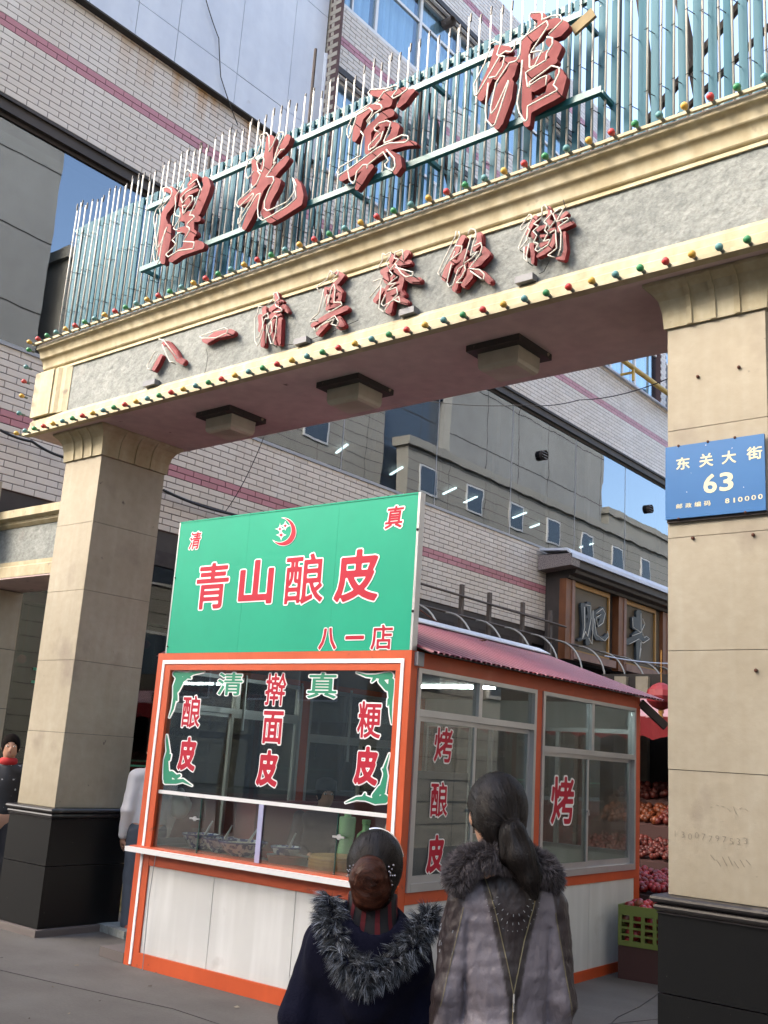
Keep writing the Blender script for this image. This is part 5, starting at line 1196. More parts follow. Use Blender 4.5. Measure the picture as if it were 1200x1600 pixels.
# --- tall woman, back to the camera
T1 = thing('person', 'woman in a mauve and brown zip-back jacket with a grey fur collar and low ponytail', 'person', (-1.712, 2.735, 0), rz=.70, local=True)
hc = (-.040, .0, 1.462); hr = (.072, .090, .104)
arms = [((s_*.128, 0, 1.195), (s_*.158, -.012, .95), (s_*.150, .05, .73)) for s_ in (-1, 1)]
legs = [((s_*.075, 0, .74), (s_*.085, .01, .42), (s_*.085, -.01, .07)) for s_ in (-1, 1)]
sd_build('body', body_prims(1.55, .145, (0, 0, .80), hc, hr, arms, legs), (-.30, -.2, -.01), (.30, .3, 1.60), .0085, M['skin'], T1); face(T1, hc, hr)
hp = [('e', 0, (-.040, -.012, 1.478), (.088, .106, .104)), ('e', .03, (-.036, -.060, 1.425), (.066, .055, .07)), ('cut', 0, (-.040, .15, 1.41), (.082, .10, .115)), ('cut', 0, (-.140, .0, 1.432), (.040, .055, .050)), ('cut', 0, (-.115, -.02, 1.375), (.052, .085, .050)), ('cut', 0, (.062, .0, 1.425), (.030, .055, .045)), ('cut', 0, (.045, -.02, 1.365), (.040, .075, .040))]
hp += [('c', .012, (-.014, -.100, 1.437), (-.006, -.125, 1.425), .018, .022), ('c', .015, (-.004, -.128, 1.418), (.010, -.140, 1.355), .030, .036), ('c', .015, (-.020, -.128, 1.410), (-.022, -.138, 1.350), .022, .018), ('c', .015, (.010, -.140, 1.355), (.040, -.142, 1.298), .034, .026), ('c', .015, (.028, -.130, 1.38), (.052, -.136, 1.31), .018, .022), ('c', .015, (.040, -.142, 1.298), (.060, -.138, 1.250), .022, .006)]
hairO, HV, HF = sd_build('hair', hp, (-.16, -.22, 1.15), (.14, .14, 1.62), .0055, M['hair_dk'], T1, disp=lambda P: .0045*vnoise(P*np.array([1, 1, .25]), 95, 7)*(P[:, 1] < -.105)+.0015*vnoise(P*np.array([1, 1, .3]), 110, 7))
m = MB(); m.lathe([(.028, -.006), (.031, 0), (.028, .006)], (0, 0, 0), 14); q = Vector((0, 0, 1)).rotation_difference(Vector((.3, -.6, -.7))).to_matrix(); m.v = [tuple(q @ Vector(v)+Vector((-.006, -.116, 1.428))) for v in m.v]; m.build('hair_tie', M['suede'], T1)
def coat1(P):
    x, y, z = P[:, 0], P[:, 1], P[:, 2]; c = np.tile(np.array([.165, .150, .170]), (len(P), 1))
    dark = np.array([.026, .019, .020]); band = np.array([.036, .030, .031])
    t = np.clip((1.30-z)/(1.30-.985), 0, 1.); xl = -.085+(.012+.085)*t**.8; xr = .092+(.012-.092)*t**.8
    sm = lambda d: np.clip(.5+d/.005, 0, 1)[:, None]; back = (y < 0)[:, None]; k_ = sm(np.minimum(np.minimum(x-xl, xr-x), z-.985))*back; c = c*(1-k_)+dark*k_
    k_ = sm(np.minimum(.014+.006*t-np.minimum(np.abs(x-xl), np.abs(x-xr)), z-.975))*back; c = c*(1-k_)+band*k_
    k_ = sm(np.minimum(.014-np.abs(x-.012), .99-z))*back; c = c*(1-k_)+band*k_
    k_ = sm(np.abs(x)-.120-.20*(1.27-z)); c = c*(1-k_)+dark*1.25*k_
    c *= (1+.10*vnoise(P, 30, 9))[:, None]
    return np.clip(c, 0, 1)
cp = [('c', 0, (0, 0, .80), (0, 0, 1.02), .140, .132, .66), ('c', .05, (0, 0, 1.02), (0, 0, 1.16), .132, .140, .62), ('c', .05, (-.09, 0, 1.225), (.09, 0, 1.225), .055, .055, 1.1), ('c', .05, (0, 0, 1.20), (-.015, 0, 1.33), .085, .065)]
for s_ in (-1, 1): cp += [('c', .026, (s_*.122, 0, 1.208), (s_*.158, -.012, .96), .056, .052), ('c', .015, (s_*.158, -.012, .96), (s_*.152, .045, .755), .051, .042)]
cp += [('e', .03, (0, -.03, .84), (.150, .10, .09))]
def wrk(P):
    a = (np.abs(vnoise(P*np.array([1, 1, .38]), 26, 21))-.25)*-.016+np.minimum(np.abs(vnoise(P*np.array([1, 1, .9]), 44, 25)), .25)*-.012+.003+vnoise(P*np.array([.8, .8, 1.5]), 60, 22)*.0032+vnoise(P*np.array([1.2, 1, .25]), 95, 23)*.002
    y = np.abs(P[:, 0])-.118; crease = np.exp(-(y/.008)**2)*.010*(P[:, 2] < 1.16); return a+crease
coatO, CV, CFc = sd_build('jacket', cp, (-.26, -.16, .68), (.26, .17, 1.40), .0062, M['coat_tall'], T1, disp=wrk, colf=coat1)
bv = BVHTree.FromPolygons([Vector(v) for v in CV], CFc.tolist())
def on_back(x, z, lift=.003):
    h = bv.ray_cast(Vector((x, -.4, z)), Vector((0, 1, 0))); return (Vector((x, h[0].y-lift, z)) if h[0] else Vector((x, -.1, z)))
def zipl(f, z0, z1, n=26): return [on_back(f(z0+(z1-z0)*i/n), z0+(z1-z0)*i/n) for i in range(n+1)]
T_ = lambda z: min(1, max(0, (1.30-z)/(1.30-.985)))
for f, z0, z1 in ((lambda z: -.085+.097*T_(z)**.8, 1.285, .985), (lambda z: .092-.080*T_(z)**.8, 1.285, .985), (lambda z: .012, .984, .76)):
    m = MB(); m.tube(zipl(f, z0, z1), .0017, 5); m.build('zip', M['zip'], T1)
for s_ in (-1, 1):
    m = MB(); m.tube([on_back(s_*(.119+.20*(1.27-z)), z) for z in np.linspace(1.20, .93, 18)], .0014, 5); m.build('sleeve_piping', M['zip'], T1)
m = MB(); p = on_back(.012, .975, .008); m.bar(p+Vector((0, 0, .012)), p-Vector((0, 0, .012)), .009, .005); m.bar(p-Vector((0, .002, .014)), p-Vector((0, .002, .034)), .006, .003); m.build('zip_pull', M['silver'], T1)
m = MB()
for r_, n_, z_ in ((.050, 9, 1.245), (.062, 11, 1.235), (.080, 17, 1.235)):
    for k in range(n_):
        a = math.pi*(k+.5)/n_; x = .006-r_*math.cos(a)*.95; z = z_-r_*math.sin(a)*1.1
        p = on_back(x, z, .001); L = .0032 if r_ < .07 else .0013; d = Vector((-math.cos(a), 0, -math.sin(a)))
        m.bar(p-d*L, p+d*L, .0018 if r_ < .07 else .0014, .002, up=(0, 1, 0))
for k in range(9):
    x = -.205+random.uniform(0, .055); z = 1.13-(x+.205)*-.9+random.uniform(-.10, .02); p = on_back(x, z, .001); m.bar(p-Vector((.001, 0, .004)), p+Vector((.001, 0, .004)), .0028, .002, up=(0, 1, 0))
m.build('beading', M['alu_dull'], T1, kind='stuff')
fc = []
R_ = [(-.150, -.045, 1.275), (-.125, -.070, 1.325), (-.070, -.088, 1.345), (-.010, -.094, 1.348), (.045, -.084, 1.338), (.088, -.060, 1.322), (.118, -.020, 1.290)]
for a, b in zip(R_[:-1], R_[1:]): fc.append(('c', .02, a, b, .032, .032))
fc += [('c', .02, (-.150, -.045, 1.275), (-.150, .05, 1.30), .034, .03), ('c', .02, (.118, -.02, 1.29), (.10, .07, 1.31), .034, .03)]
fo, FV, FF = sd_build('fur_collar', fc, (-.23, -.16, 1.20), (.19, .14, 1.41), .008, M['suede'], T1)
def greyfur(p, r):
    k = r.uniform(.35, 1.2, (len(p), 1)); k *= (1+.4*vnoise(p, 30, 3))[:, None]; return np.clip(np.array([[.135, .115, .12]])*k, .01, 1)
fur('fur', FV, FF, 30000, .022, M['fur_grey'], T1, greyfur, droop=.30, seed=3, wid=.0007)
# combed strands over the skull toward the tie, then the tail
tie = np.array([-.006, -.116, 1.428])
def comb(q):
    d = tie-q; d /= np.linalg.norm(d, axis=1)[:, None]+1e-9; return d
flow('hair_strand', HV, HF, 6000, .06, M['strand'], T1, comb, sel=lambda c: (c[:, 1] > -.10) | (c[:, 2] > 1.44), seed=2, jit=.05, wid=.0009, lift=.0012)
tl = np.array([[-.006, -.116, 1.43], [.004, -.140, 1.395], [.022, -.152, 1.34], [.048, -.152, 1.265], [.066, -.145, 1.19]])
def tail(q):
    z = q[:, 2]; x = np.interp(-z, -tl[:, 2], tl[:, 0]); x2 = np.interp(-(z-.02), -tl[:, 2], tl[:, 0]); d = np.stack([(x2-x), 0*x, -.02+0*x], 1); d /= np.linalg.norm(d, axis=1)[:, None]; w2 = .35*np.stack([vnoise(q, 40, 2), 0*x, 0*x], 1); return d+w2
flow('tail_strand', HV, HF, 4500, .07, M['strand'], T1, tail, sel=lambda c: (c[:, 1] < -.10) & (c[:, 2] < 1.45), seed=6, jit=.10, lift=.003, wid=.0007)

# --- short woman, back to the camera
T2 = thing('person', 'short woman in a navy coat with a black and white fur hood and auburn bun', 'person', (-2.17, 2.66, 0), rz=.70, local=True)
# local x: right on the picture; 2.0 mm per pixel at px 578
hc = (.008, .0, 1.262); hr = (.070, .086, .098)
arms = [((-.140, 0, 1.03), (-.198, -.03, .80), (-.110, .10, .70)), ((.140, 0, 1.03), (.198, -.03, .80), (.110, .10, .70))]
legs = [((s_*.075, 0, .66), (s_*.085, .01, .36), (s_*.085, -.01, .07)) for s_ in (-1, 1)]
sd_build('body', body_prims(1.36, .15, (0, 0, .70), hc, hr, arms, legs), (-.32, -.2, -.01), (.32, .32, 1.38), .009, M['skin'], T2); face(T2, hc, hr)
sd_build('hair', [('e', 0, (.008, -.008, 1.274), (.086, .100, .104)), ('cut', 0, (.008, .15, 1.21), (.075, .10, .11)), ('cut', 0, (-.082, .005, 1.185), (.024, .035, .045)), ('cut', 0, (.098, .005, 1.185), (.024, .035, .045)), ('e', .02, (.008, -.045, 1.20), (.060, .06, .06))], (-.12, -.16, 1.10), (.14, .14, 1.42), .0065, M['hair_dk'], T2, disp=lambda P: .0022*vnoise(P*np.array([1, 1, .3]), 90, 8))
bo_, BV_, BF_ = sd_build('hair_bun', [('e', 0, (-.008, -.112, 1.262), (.046, .032, .044)), ('e', .02, (-.030, -.105, 1.235), (.038, .030, .040)), ('e', .02, (.018, -.100, 1.220), (.042, .030, .045)), ('e', .02, (-.005, -.095, 1.185), (.052, .028, .040))], (-.09, -.17, 1.12), (.09, -.03, 1.34), .005, M['bun'], T2, disp=lambda P: .0045*vnoise(P, 75, 5))
def swirl(q):
    c = np.array([-.006, -.11, 1.235]); v = q-c; return np.cross(v, np.array([0, 1., 0]))+.25*np.stack([vnoise(q, 60, 1), 0*q[:, 0], vnoise(q, 60, 2)], 1)*.04
flow('bun_strand', BV_, BF_, 3000, .05, mat('auburn strand', (.095, .028, .014), .45, island=.7, spec=.35), T2, swirl, seed=8, jit=.004, wid=.0008, lift=.0015)
h2o = bpy.data.objects
hm = [o for o in T2.children if o.name.startswith('hair')][0].data
HV2 = np.zeros(len(hm.vertices)*3); hm.vertices.foreach_get('co', HV2); HV2 = HV2.reshape(-1, 3); HF2 = np.array([list(p.vertices) for p in hm.polygons])
bt = np.array([-.005, -.112, 1.245])
def comb2(q):
    d = bt-q; return d/(np.linalg.norm(d, axis=1)[:, None]+1e-9)
flow('hair_strand', HV2, HF2, 5000, .07, M['strand'], T2, comb2, seed=12, jit=.05, wid=.0009, lift=.0012)
m = MB(); m.tube([(.008+.090*math.cos(a), -.010, 1.275+.107*math.sin(a)) for a in np.linspace(.25, 1.85, 20)], .0038, 6); m.build('headband', M['silver'], T2)
for (x, z, s_, lab) in ((.052, 1.252, 1., 'jewelled clip right of the bun'), (-.068, 1.25, .7, 'small jewelled clip left of the bun')):
    m = MB(); y = -.106 if x > 0 else -.088; rr = random.Random(2)
    for k in range(16):
        a = k*.9; r_ = .006+.0016*k*s_; m.ball((x+math.cos(a)*r_*.6, y, z+math.sin(a)*r_*1.3), .0035*s_, 6, 4)
    m.build('hair_clip', mat('jewelled clip', (.55, .48, .45), .25, .8, var=[(400., .4, .6, (.1, .1, .12))]), T2, label=lab)
# turtleneck with red stripes
m = MB(); pr = [(.150, .99), (.120, 1.03), (.098, 1.07), (.084, 1.11), (.077, 1.155), (.077, 1.185), (.060, 1.19)]; m.lathe([(r_, z) for r_, z in pr], (.008, -.0, 0), 28); m.build('turtleneck', M['knit'], T2, smooth=True)
M['stripe_red'] = mat('red knit stripe', (.085, .004, .008), .9)
for k in range(12):
    a = k*math.pi/6+.2; m = MB(); m.add([(.008+r_*math.cos(a+d), r_*math.sin(a+d), z) for z, r_ in ((1.07, .1000), (1.11, .0862), (1.155, .0792), (1.18, .0790)) for d in (-.09, .09)], [(0, 1, 3, 2), (2, 3, 5, 4), (4, 5, 7, 6)]); m.build('knit_stripe', M['stripe_red'], T2)
cp = [('c', 0, (0, 0, .66), (0, 0, .90), .180, .168, .66), ('c', .06, (0, 0, .90), (0, 0, 1.02), .165, .15, .62), ('c', .05, (-.11, 0, 1.045), (.11, 0, 1.045), .060, .060, 1.1), ('c', .05, (0, 0, 1.0), (0, 0, 1.11), .09, .075)]
for s_ in (-1, 1): cp += [('c', .035, (s_*.138, 0, 1.03), (s_*.190, -.03, .82), .060, .060), ('c', .02, (s_*.190, -.03, .82), (s_*.125, .09, .72), .058, .046)]
cp += [('c', .05, (0, -.10, 1.03), (0, -.135, .90), .09, .07, .6), ('e', .05, (-.10, -.085, 1.02), (.09, .05, .11)), ('e', .05, (.10, -.085, 1.02), (.09, .05, .11)), ('cut', 0, (.010, -.05, 1.18), (.085, .13, .135))]
coat2, C2, F2 = sd_build('coat', cp, (-.32, -.24, .52), (.32, .22, 1.22), .0075, M['wool_navy'], T2, disp=lambda P: (np.abs(vnoise(P*np.array([1, 1, .5]), 15, 31))-.25)*-.018+vnoise(P, 45, 32)*.0015)
R_ = [(-.130, -.060, 1.155), (-.112, -.095, 1.100), (-.088, -.130, 1.050), (-.060, -.155, 1.000), (-.005, -.170, .972), (.050, -.163, .988), (.090, -.145, 1.020), (.130, -.115, 1.062), (.160, -.085, 1.105), (.190, -.05, 1.130)]
fc = [('c', .015, a, b, .024+.005*math.sin(i*2.1), .024+.005*math.sin(i*2.1+2.1)) for i, (a, b) in enumerate(zip(R_[:-1], R_[1:]))]
fo, FV, FF = sd_build('fur_trim', fc, (-.19, -.24, .88), (.26, .02, 1.20), .009, M['wool_navy'], T2)
def bwfur(p, r):
    k = r.uniform(0, 1, (len(p), 1)); b = np.where(k > .80, 1.0, np.where(k > .55, .25, .045)); b = b*(1+.6*vnoise(p, 45, 6))[:, None]; return np.clip(np.array([[.26, .285, .33]])*b, .006, .8)
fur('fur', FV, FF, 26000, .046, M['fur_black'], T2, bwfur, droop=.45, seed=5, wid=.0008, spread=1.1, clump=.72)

# --- simple clothed people farther off
def far_person(label, loc, rz, H, coatc, trous, shoec, hairc, arms, flat=.66, skin=None, coatlen=.46, extra=None, h=.014, cap=None, scarf=None, legs=None, lean=(0, 0), face_=True, group=None):
    t = thing('person', label, 'person', loc, rz=rz, local=True); k = H/1.6; lx, ly = lean
    hc = (lx, ly, 1.485*k); hr = (.074*k, .090*k, .108*k); S = lambda A: tuple(tuple(c*k for c in p) for p in A)
    arms = [S(a) for a in arms]; legs = [S(a) for a in (legs or [((s_*.08, 0, .82), (s_*.09, .01, .45), (s_*.09, -.01, .07)) for s_ in (-1, 1)])]
    sd_build('body', body_prims(H, .17*k, (0, 0, .86*k), hc, hr, arms, legs), (-.5, -.45, -.01), (.5, .65, H+.05), h, skin or M['skin'], t)
    if face_: face(t, hc, hr)
    sd_build('hair', [('e', 0, (hc[0], hc[1]-.008, hc[2]+.012), (hr[0]+.012, hr[1]+.01, hr[2]+.004)), ('cut', 0, (hc[0], hc[1]+.13, hc[2]-.045), (.09, .10, .10))], (hc[0]-.13, hc[1]-.15, hc[2]-.2), (hc[0]+.13, hc[1]+.15, hc[2]+.2), .009, hairc, t)
    cp = [('c', 0, (0, 0, coatlen*2*k), (lx*.7, ly*.6, 1.15*k), .155*k, .15*k, flat), ('c', .05, (lx*.8-.11, ly*.8, 1.27*k), (lx*.8+.11, ly*.8, 1.27*k), .062*k, .062*k), ('c', .04, (lx*.8, ly*.8, 1.25*k), (lx*.9, ly*.9, 1.345*k), .07*k, .062*k)]
    for A in arms:
        w_ = np.array(A[2])*.9+np.array(A[1])*.1; cp += [('c', .03, A[0], A[1], .060*k, .055*k), ('c', .015, A[1], tuple(w_), .052*k, .044*k)]
    sd_build('coat', cp, (-.5, -.45, .5*k), (.5, .65, 1.5*k), h*.9, coatc, t, disp=lambda P: vnoise(P, 24, 4)*.006)
    tp = []
    for i, L in enumerate(legs): tp += [('c', .03 if i else 0, L[0], L[1], .092*k, .068*k), ('c', .02, L[1], (L[2][0], L[2][1], L[2][2]+.02), .066*k, .055*k)]
    sd_build('trousers', tp, (-.35, -.4, .05), (.35, .4, 1.0*k), h, trous, t, disp=lambda P: vnoise(P, 30, 2)*.005)
    for L in legs:
        m = MB(); x, y = L[2][0], L[2][1]; pr = [(-.07, .035), (-.03, .04), (.05, .038), (.12, .042), (.165, .03)]
        vs = []; b0 = 0
        for (dy, w_) in pr:
            hgt = .085 if dy < .0 else (.07 if dy < .08 else .045)
            m.v += [(x-w_, y+dy, 0.002), (x+w_, y+dy, .002), (x+w_*.7, y+dy, hgt), (x-w_*.7, y+dy, hgt)]
        for i in range(4):
            for q in range(4): m.f.append((i*4+q, i*4+(q+1) % 4, i*4+4+(q+1) % 4, i*4+4+q))
        m.f += [(3, 2, 1, 0), (16, 17, 18, 19)]; m.build('shoe', shoec, t, smooth=True)
    if scarf: m = MB(); m.lathe([(.062*k, 1.31*k), (.082*k, 1.33*k), (.080*k, 1.37*k), (.062*k, 1.385*k)], (lx*.9, ly*.9, 0), 16).build('scarf', scarf, t, smooth=True)
    if cap:
        m = MB(); m.lathe([(hr[0]+.018, -.0), (hr[0]+.02, .03), (hr[0]+.012, .075), (.03, .098), (.001, .1)], (hc[0], hc[1]-.005, hc[2]+.03), 20).build('cap', cap, t, smooth=True)
    return t
DOWN = [((s_*.155, 0, 1.26), (s_*.20, -.02, .99), (s_*.18, .07, .76)) for s_ in (-1, 1)]
FWD = [((s_*.155, 0, 1.26), (s_*.21, .03, 1.02), (s_*.12, .27, .96)) for s_ in (-1, 1)]
far_person('woman in black with a red scarf, partly behind the left pillar', (-8.95, 5.49, 0), -2.3+.2, 1.60, mat('black quilted coat', (.012, .012, .016), .6, dirt=[(30., .66, .68, (.45, .45, .45))]), M['trouser'], M['shoe'], M['hair_dk'], DOWN, scarf=mat('red scarf', (.35, .01, .012), .8), h=.011)
pw = at(232, 1300, (0, 1, 0), 6.05)
far_person('person in white coat, grey trousers and brown shoes standing behind the kiosk', (pw.x-.02, 6.05, 0), 1.25, 1.66, mat('white padded coat', (.72, .70, .70), .7), mat('grey trousers', (.07, .085, .11), .85), mat('brown leather shoe', (.22, .035, .012), .4), M['hair_dk'], DOWN, h=.012)
c = kw3(1.78, 1.10, 0); far_person('vendor in pale grey coat and dark cap behind the kiosk counter', (c.x, c.y, 0), math.pi-.6, 1.42, mat('pale grey work coat', (.36, .42, .43), .75), M['trouser'], M['shoe'], M['hair_dk'], FWD, cap=mat('dark cap', (.02, .02, .022), .8), lean=(0, .05), h=.012)
c = kw3(.78, 1.10, 0); far_person('vendor in dark jacket bending over inside the kiosk', (c.x, c.y, 0), math.pi/2+2.6, 1.40, mat('plum black jacket', (.035, .022, .033), .8), M['trouser'], M['shoe'], M['hair_dk'], FWD, lean=(0, .22), h=.012, cap=mat('grey woollen hat', (.05, .05, .055), .9))
# ------------------------------------------------------------------ side wing of the gate, left of the pillar
wing = thing('side_wing', 'lower beam and square pier joining the left pillar to the tiled building', 'gate wing', (-9.7, 5.7, 0))
m = MB(); m.box(-11.3, -8.43, 5.44, 5.98, 3.26, 3.62).build('wing_frieze', M['stucco'], wing)
for nm, pr in (('wing_cap', [(5.98, 3.621), (5.43, 3.621), (5.40, 3.65), (5.40, 3.68), (5.34, 3.70), (5.34, 3.78), (5.98, 3.78)]), ('wing_ledge', [(6.0, 3.10), (5.38, 3.10), (5.38, 3.20), (5.41, 3.22), (5.41, 3.259), (6.0, 3.259)])):
    m = MB(); m.prism(pr, 'x', -11.3, -8.43); m.build(nm, M['cream'], wing, auto=30)
m = MB(); m.box(-11.3, -8.43, 5.385, 6.0, 3.085, 3.099).build('wing_soffit', M['soffit'], wing)
m = MB(); m.box(-11.6, -9.62, 5.08, 5.37, 3.42, 4.12); o = m.build('pier_block', M['clad'], wing)
pr_ = MB(); pr_.box(-10.69, -9.985, 5.455, 5.985, 0, 3.08); pier = pr_.build('pier', M['joint'], wing)
for k in range(5):
    z0, z1 = .02+k*.612, .02+(k+1)*.612-.006
    for b in ((-10.70, -9.97, 5.44, 5.454), (-10.70, -9.97, 5.986, 6.0), (-9.984, -9.97, 5.4545, 5.9855)): m = MB(); m.box(*b, z0, z1); m.build('stone_panel', M['clad'], pier)
# shop glass front under the wing
sf = thing('corner_shop_front', 'dim glass shop front behind the left pillar with green lettering stuck on', 'shop front', (-9.8, 7.2, 0))
kb2 = lambda n_, mt, bs, par, **k: (lambda m: [m.box(*b) for b in bs] and m.build(n_, mt, par, **k))(MB())
fr_ = kb2('glass_frame', M['steel_dk'], [(-10.98, -10.90, 4.8, 18, 3.9, 4.1), (-10.98, -10.9, 4.8, 18, 1.0, 1.06)]+[(-10.98, -10.9, y, y+.06, 1.061, 3.899) for y in (4.8, 6.4, 7.9, 9.4, 10.9, 12.4)], sf)
for a, b in ((4.87, 6.39), (6.47, 7.89), (7.97, 9.39), (9.47, 10.89), (10.97, 12.39)): kb2('pane', M['shop_glass'], [(-10.945, -10.935, a, b, 1.062, 3.898)], sf)
gm = MB()
for (y, z, w_, h_) in ((6.85, 2.35, .30, .03), (6.95, 2.1, .05, .30), (6.85, 2.2, .26, .03), (7.1, 2.1, .05, .28), (7.4, 1.30, .6, .02), (8.2, 1.30, .7, .02), (8.2, 1.22, .7, .012)): gm.box(-10.93, -10.926, y, y+w_, z, z+h_)
gm.build('green_lettering', M['print_green'], sf)
# sacks and slab behind the pillar
M['sack'] = mat('olive tarpaulin', (.17, .155, .085), .55, var=[(4., .3, .7, (.55, .55, .5))]); 
t = thing('tarpaulin_heap', 'crumpled olive tarpaulin heap between the left pillar and the kiosk', 'tarpaulin', (-8.55, 6.85, 0), local=True)
sd_build('tarpaulin', [('e', 0, (0, 0, .25), (.32, .30, .34)), ('e', .1, (-.1, .15, .45), (.25, .22, .28)), ('plane', 0, (0, 0, -1), 0)], (-.5, -.5, -.03), (.5, .5, .9), .018, M['sack'], t, disp=lambda P: .045*vnoise(P, 13, 2)+.02*vnoise(P, 30, 3))
m = MB(); m.prism([(-.26, -.14), (.2, -.2), (.26, .12), (-.2, .16)], 'z', .0, .06); o = m.build('stone_slab', M['stucco'], None, org=Vector((0, 0, 0))); o.location = (-7.55, 6.0, 0.002); tag(o, 'pale loose slab lying beside the brown shoe', 'slab')
m = MB(); m.prism([(-.16, -.10), (.16, -.12), (.18, .1), (-.14, .12)], 'z', 0, .07); o = m.build('kerb_block', M['rim'], None, org=Vector((0, 0, 0))); o.location = (-6.74, 5.33, 0.002); tag(o, 'grey block of concrete at the foot of the kiosk corner', 'block')
# litter and grit on the pavement
lt = MB(); rl = random.Random(21)
for _ in range(70):
    x, y = rl.uniform(-9.5, -2.2), rl.uniform(2.4, 7.5); a = rl.uniform(0, 3.1); s_ = rl.uniform(.006, .022); c_, q_ = math.cos(a)*s_, math.sin(a)*s_
    lt.add([(x-c_, y-q_, .003), (x+q_, y-c_, .004), (x+c_, y+q_, .009), (x-q_, y+c_, .004)], [(0, 1, 2, 3)])
lt.build('grit', mat('paper and leaf scraps', (.22, .19, .14), .9, island=.8), gobj, kind='stuff')
# ------------------------------------------------------------------ restaurant sign
bs = thing('restaurant_signboard', 'wooden framed brown signboard with dark characters 肥牛 on the tiled wall', 'signboard', (-10.8, 20, 3.85))
M['wood'] = mat('brown lacquered wood', (.23, .085, .030), .5, var=[(3., .3, .7, (.7, .68, .66))], streak=[((9, 9, 1), .4, .8, (.75, .7, .68))]); M['gold'] = mat('ochre trim', (.36, .19, .045), .5); M['olive'] = mat('dark olive board', (.115, .09, .058), .6, var=[(2., .3, .7, (.8, .8, .8))])
M['granite'] = mat('speckled granite', (.24, .20, .19), .5, dirt=[(60, .5, .56, (.07, .06, .06))]); M['wood_pale'] = mat('faded wood', (.27, .16, .13), .6, var=[(5., .3, .7, (.7, .7, .7))])
m = MB(); m.box(-10.99, -10.66, 18.66, 36, 3.86, 5.50).build('sign_box', M['frame_dk'], bs)
for y in (18.66, 21.06, 23.4, 25.8, 28.2, 30.6): 
    m = MB(); m.box(-10.659, -10.50, y, y+.36, 3.83, 5.499).build('sign_post', M['wood'], bs); m = MB(); m.box(-10.499, -10.485, y+.24, y+.36, 3.83, 5.499).build('post_facing', M['wood_pale'], bs)
    if y < 30:
        m = MB(); m.box(-10.655, -10.59, y+.362, y+2.038+(.3 if y > 21 else 0)*.98, 4.02, 5.49).build('sign_face', M['olive'], bs)
        ye = y+2.04+(.3 if y > 21 else .36)-.0
        m = MB(); m.box(-10.589, -10.55, y+.362, y+2.0, 5.40, 5.495); m.box(-10.589, -10.55, y+2.001, y+2.06, 4.02, 5.495); m.box(-10.589, -10.55, y+.362, y+2.0, 4.02, 4.07); m.build('gold_trim', M['gold'], bs)
        m = MB(); m.box(-10.66, -10.45, y+.3, y+2.2, 3.86, 4.015).build('base_rail', M['wood_pale'], bs)
m = MB(); m.prism([(-10.99, 5.501), (-10.46, 5.501), (-10.44, 5.56), (-10.30, 5.60), (-10.28, 5.66), (-10.22, 5.70), (-10.22, 5.92), (-10.30, 6.0), (-10.99, 6.05)], 'y', 18.66, 36).build('cornice', M['frame_dk'], bs, auto=30)
m = MB(); m.prism([(-10.98, 5.63), (-10.2, 5.70), (-10.18, 5.94), (-10.98, 5.94)], 'y', 18.3, 18.655).build('end_block', M['granite'], bs); m = MB(); m.prism([(-10.215, 5.86), (-10.17, 5.86), (-10.18, 5.94), (-10.30, 6.06), (-10.95, 6.10), (-10.95, 6.052), (-10.31, 6.005), (-10.215, 5.925)], 'y', 18.3, 36).build('flashing', M['cladsheet'], bs)
M['letter_dk'] = mat('blue black letter', (.035, .045, .055), .5)
NX = (1, 0, 0)
for k, lab in (('fei', 'dark character 肥, left one on the brown signboard'), ('niu', 'dark character 牛, right one on the brown signboard')): channel(k, 'board_character', lab, 'sign letter', NX, -10.52, -10.44, .06, M['letter_dk'], M['neon'], .008, (1, 0, 0), step=7, group='neon characters on the brown signboard')
# iron frame of an old awning
af = thing('awning_frame', 'rusty iron awning frame of posts and bent ribs above the kiosk roof', 'awning frame', (-10.5, 16, 4.1))
M['iron'] = mat('weathered iron', (.11, .085, .07), .7, var=[(9., .3, .7, (.6, .6, .6))]); M['iron_pale'] = mat('pale galvanised rib', (.30, .29, .26), .5, .4)
for y in (13.6, 14.91, 15.81, 16.98, 18.04): m = MB(); m.box(-10.53, -10.47, y-.04, y+.04, 3.6, 4.72); m.build('post', M['iron'], af)
m = MB(); m.tube([(-10.45, 13.3, 4.52), (-10.45, 18.6, 4.46)], .022, 6); m.tube([(-10.44, 13.3, 4.15), (-10.44, 24.5, 4.12)], .022, 6); m.tube([(-10.44, 13.3, 3.62), (-10.44, 24.5, 3.60)], .022, 6); m.build('rail', M['iron'], af)
for y in np.arange(13.4, 24.5, .95):
    m = MB(); P = [(-10.44+.62*math.sin(a), y, 3.45+.68*math.cos(a)) for a in np.linspace(0, math.pi/2, 9)]+[(-9.82, y, 3.1)]; m.tube(P, .018, 6); m.build('rib', M['iron_pale'], af)
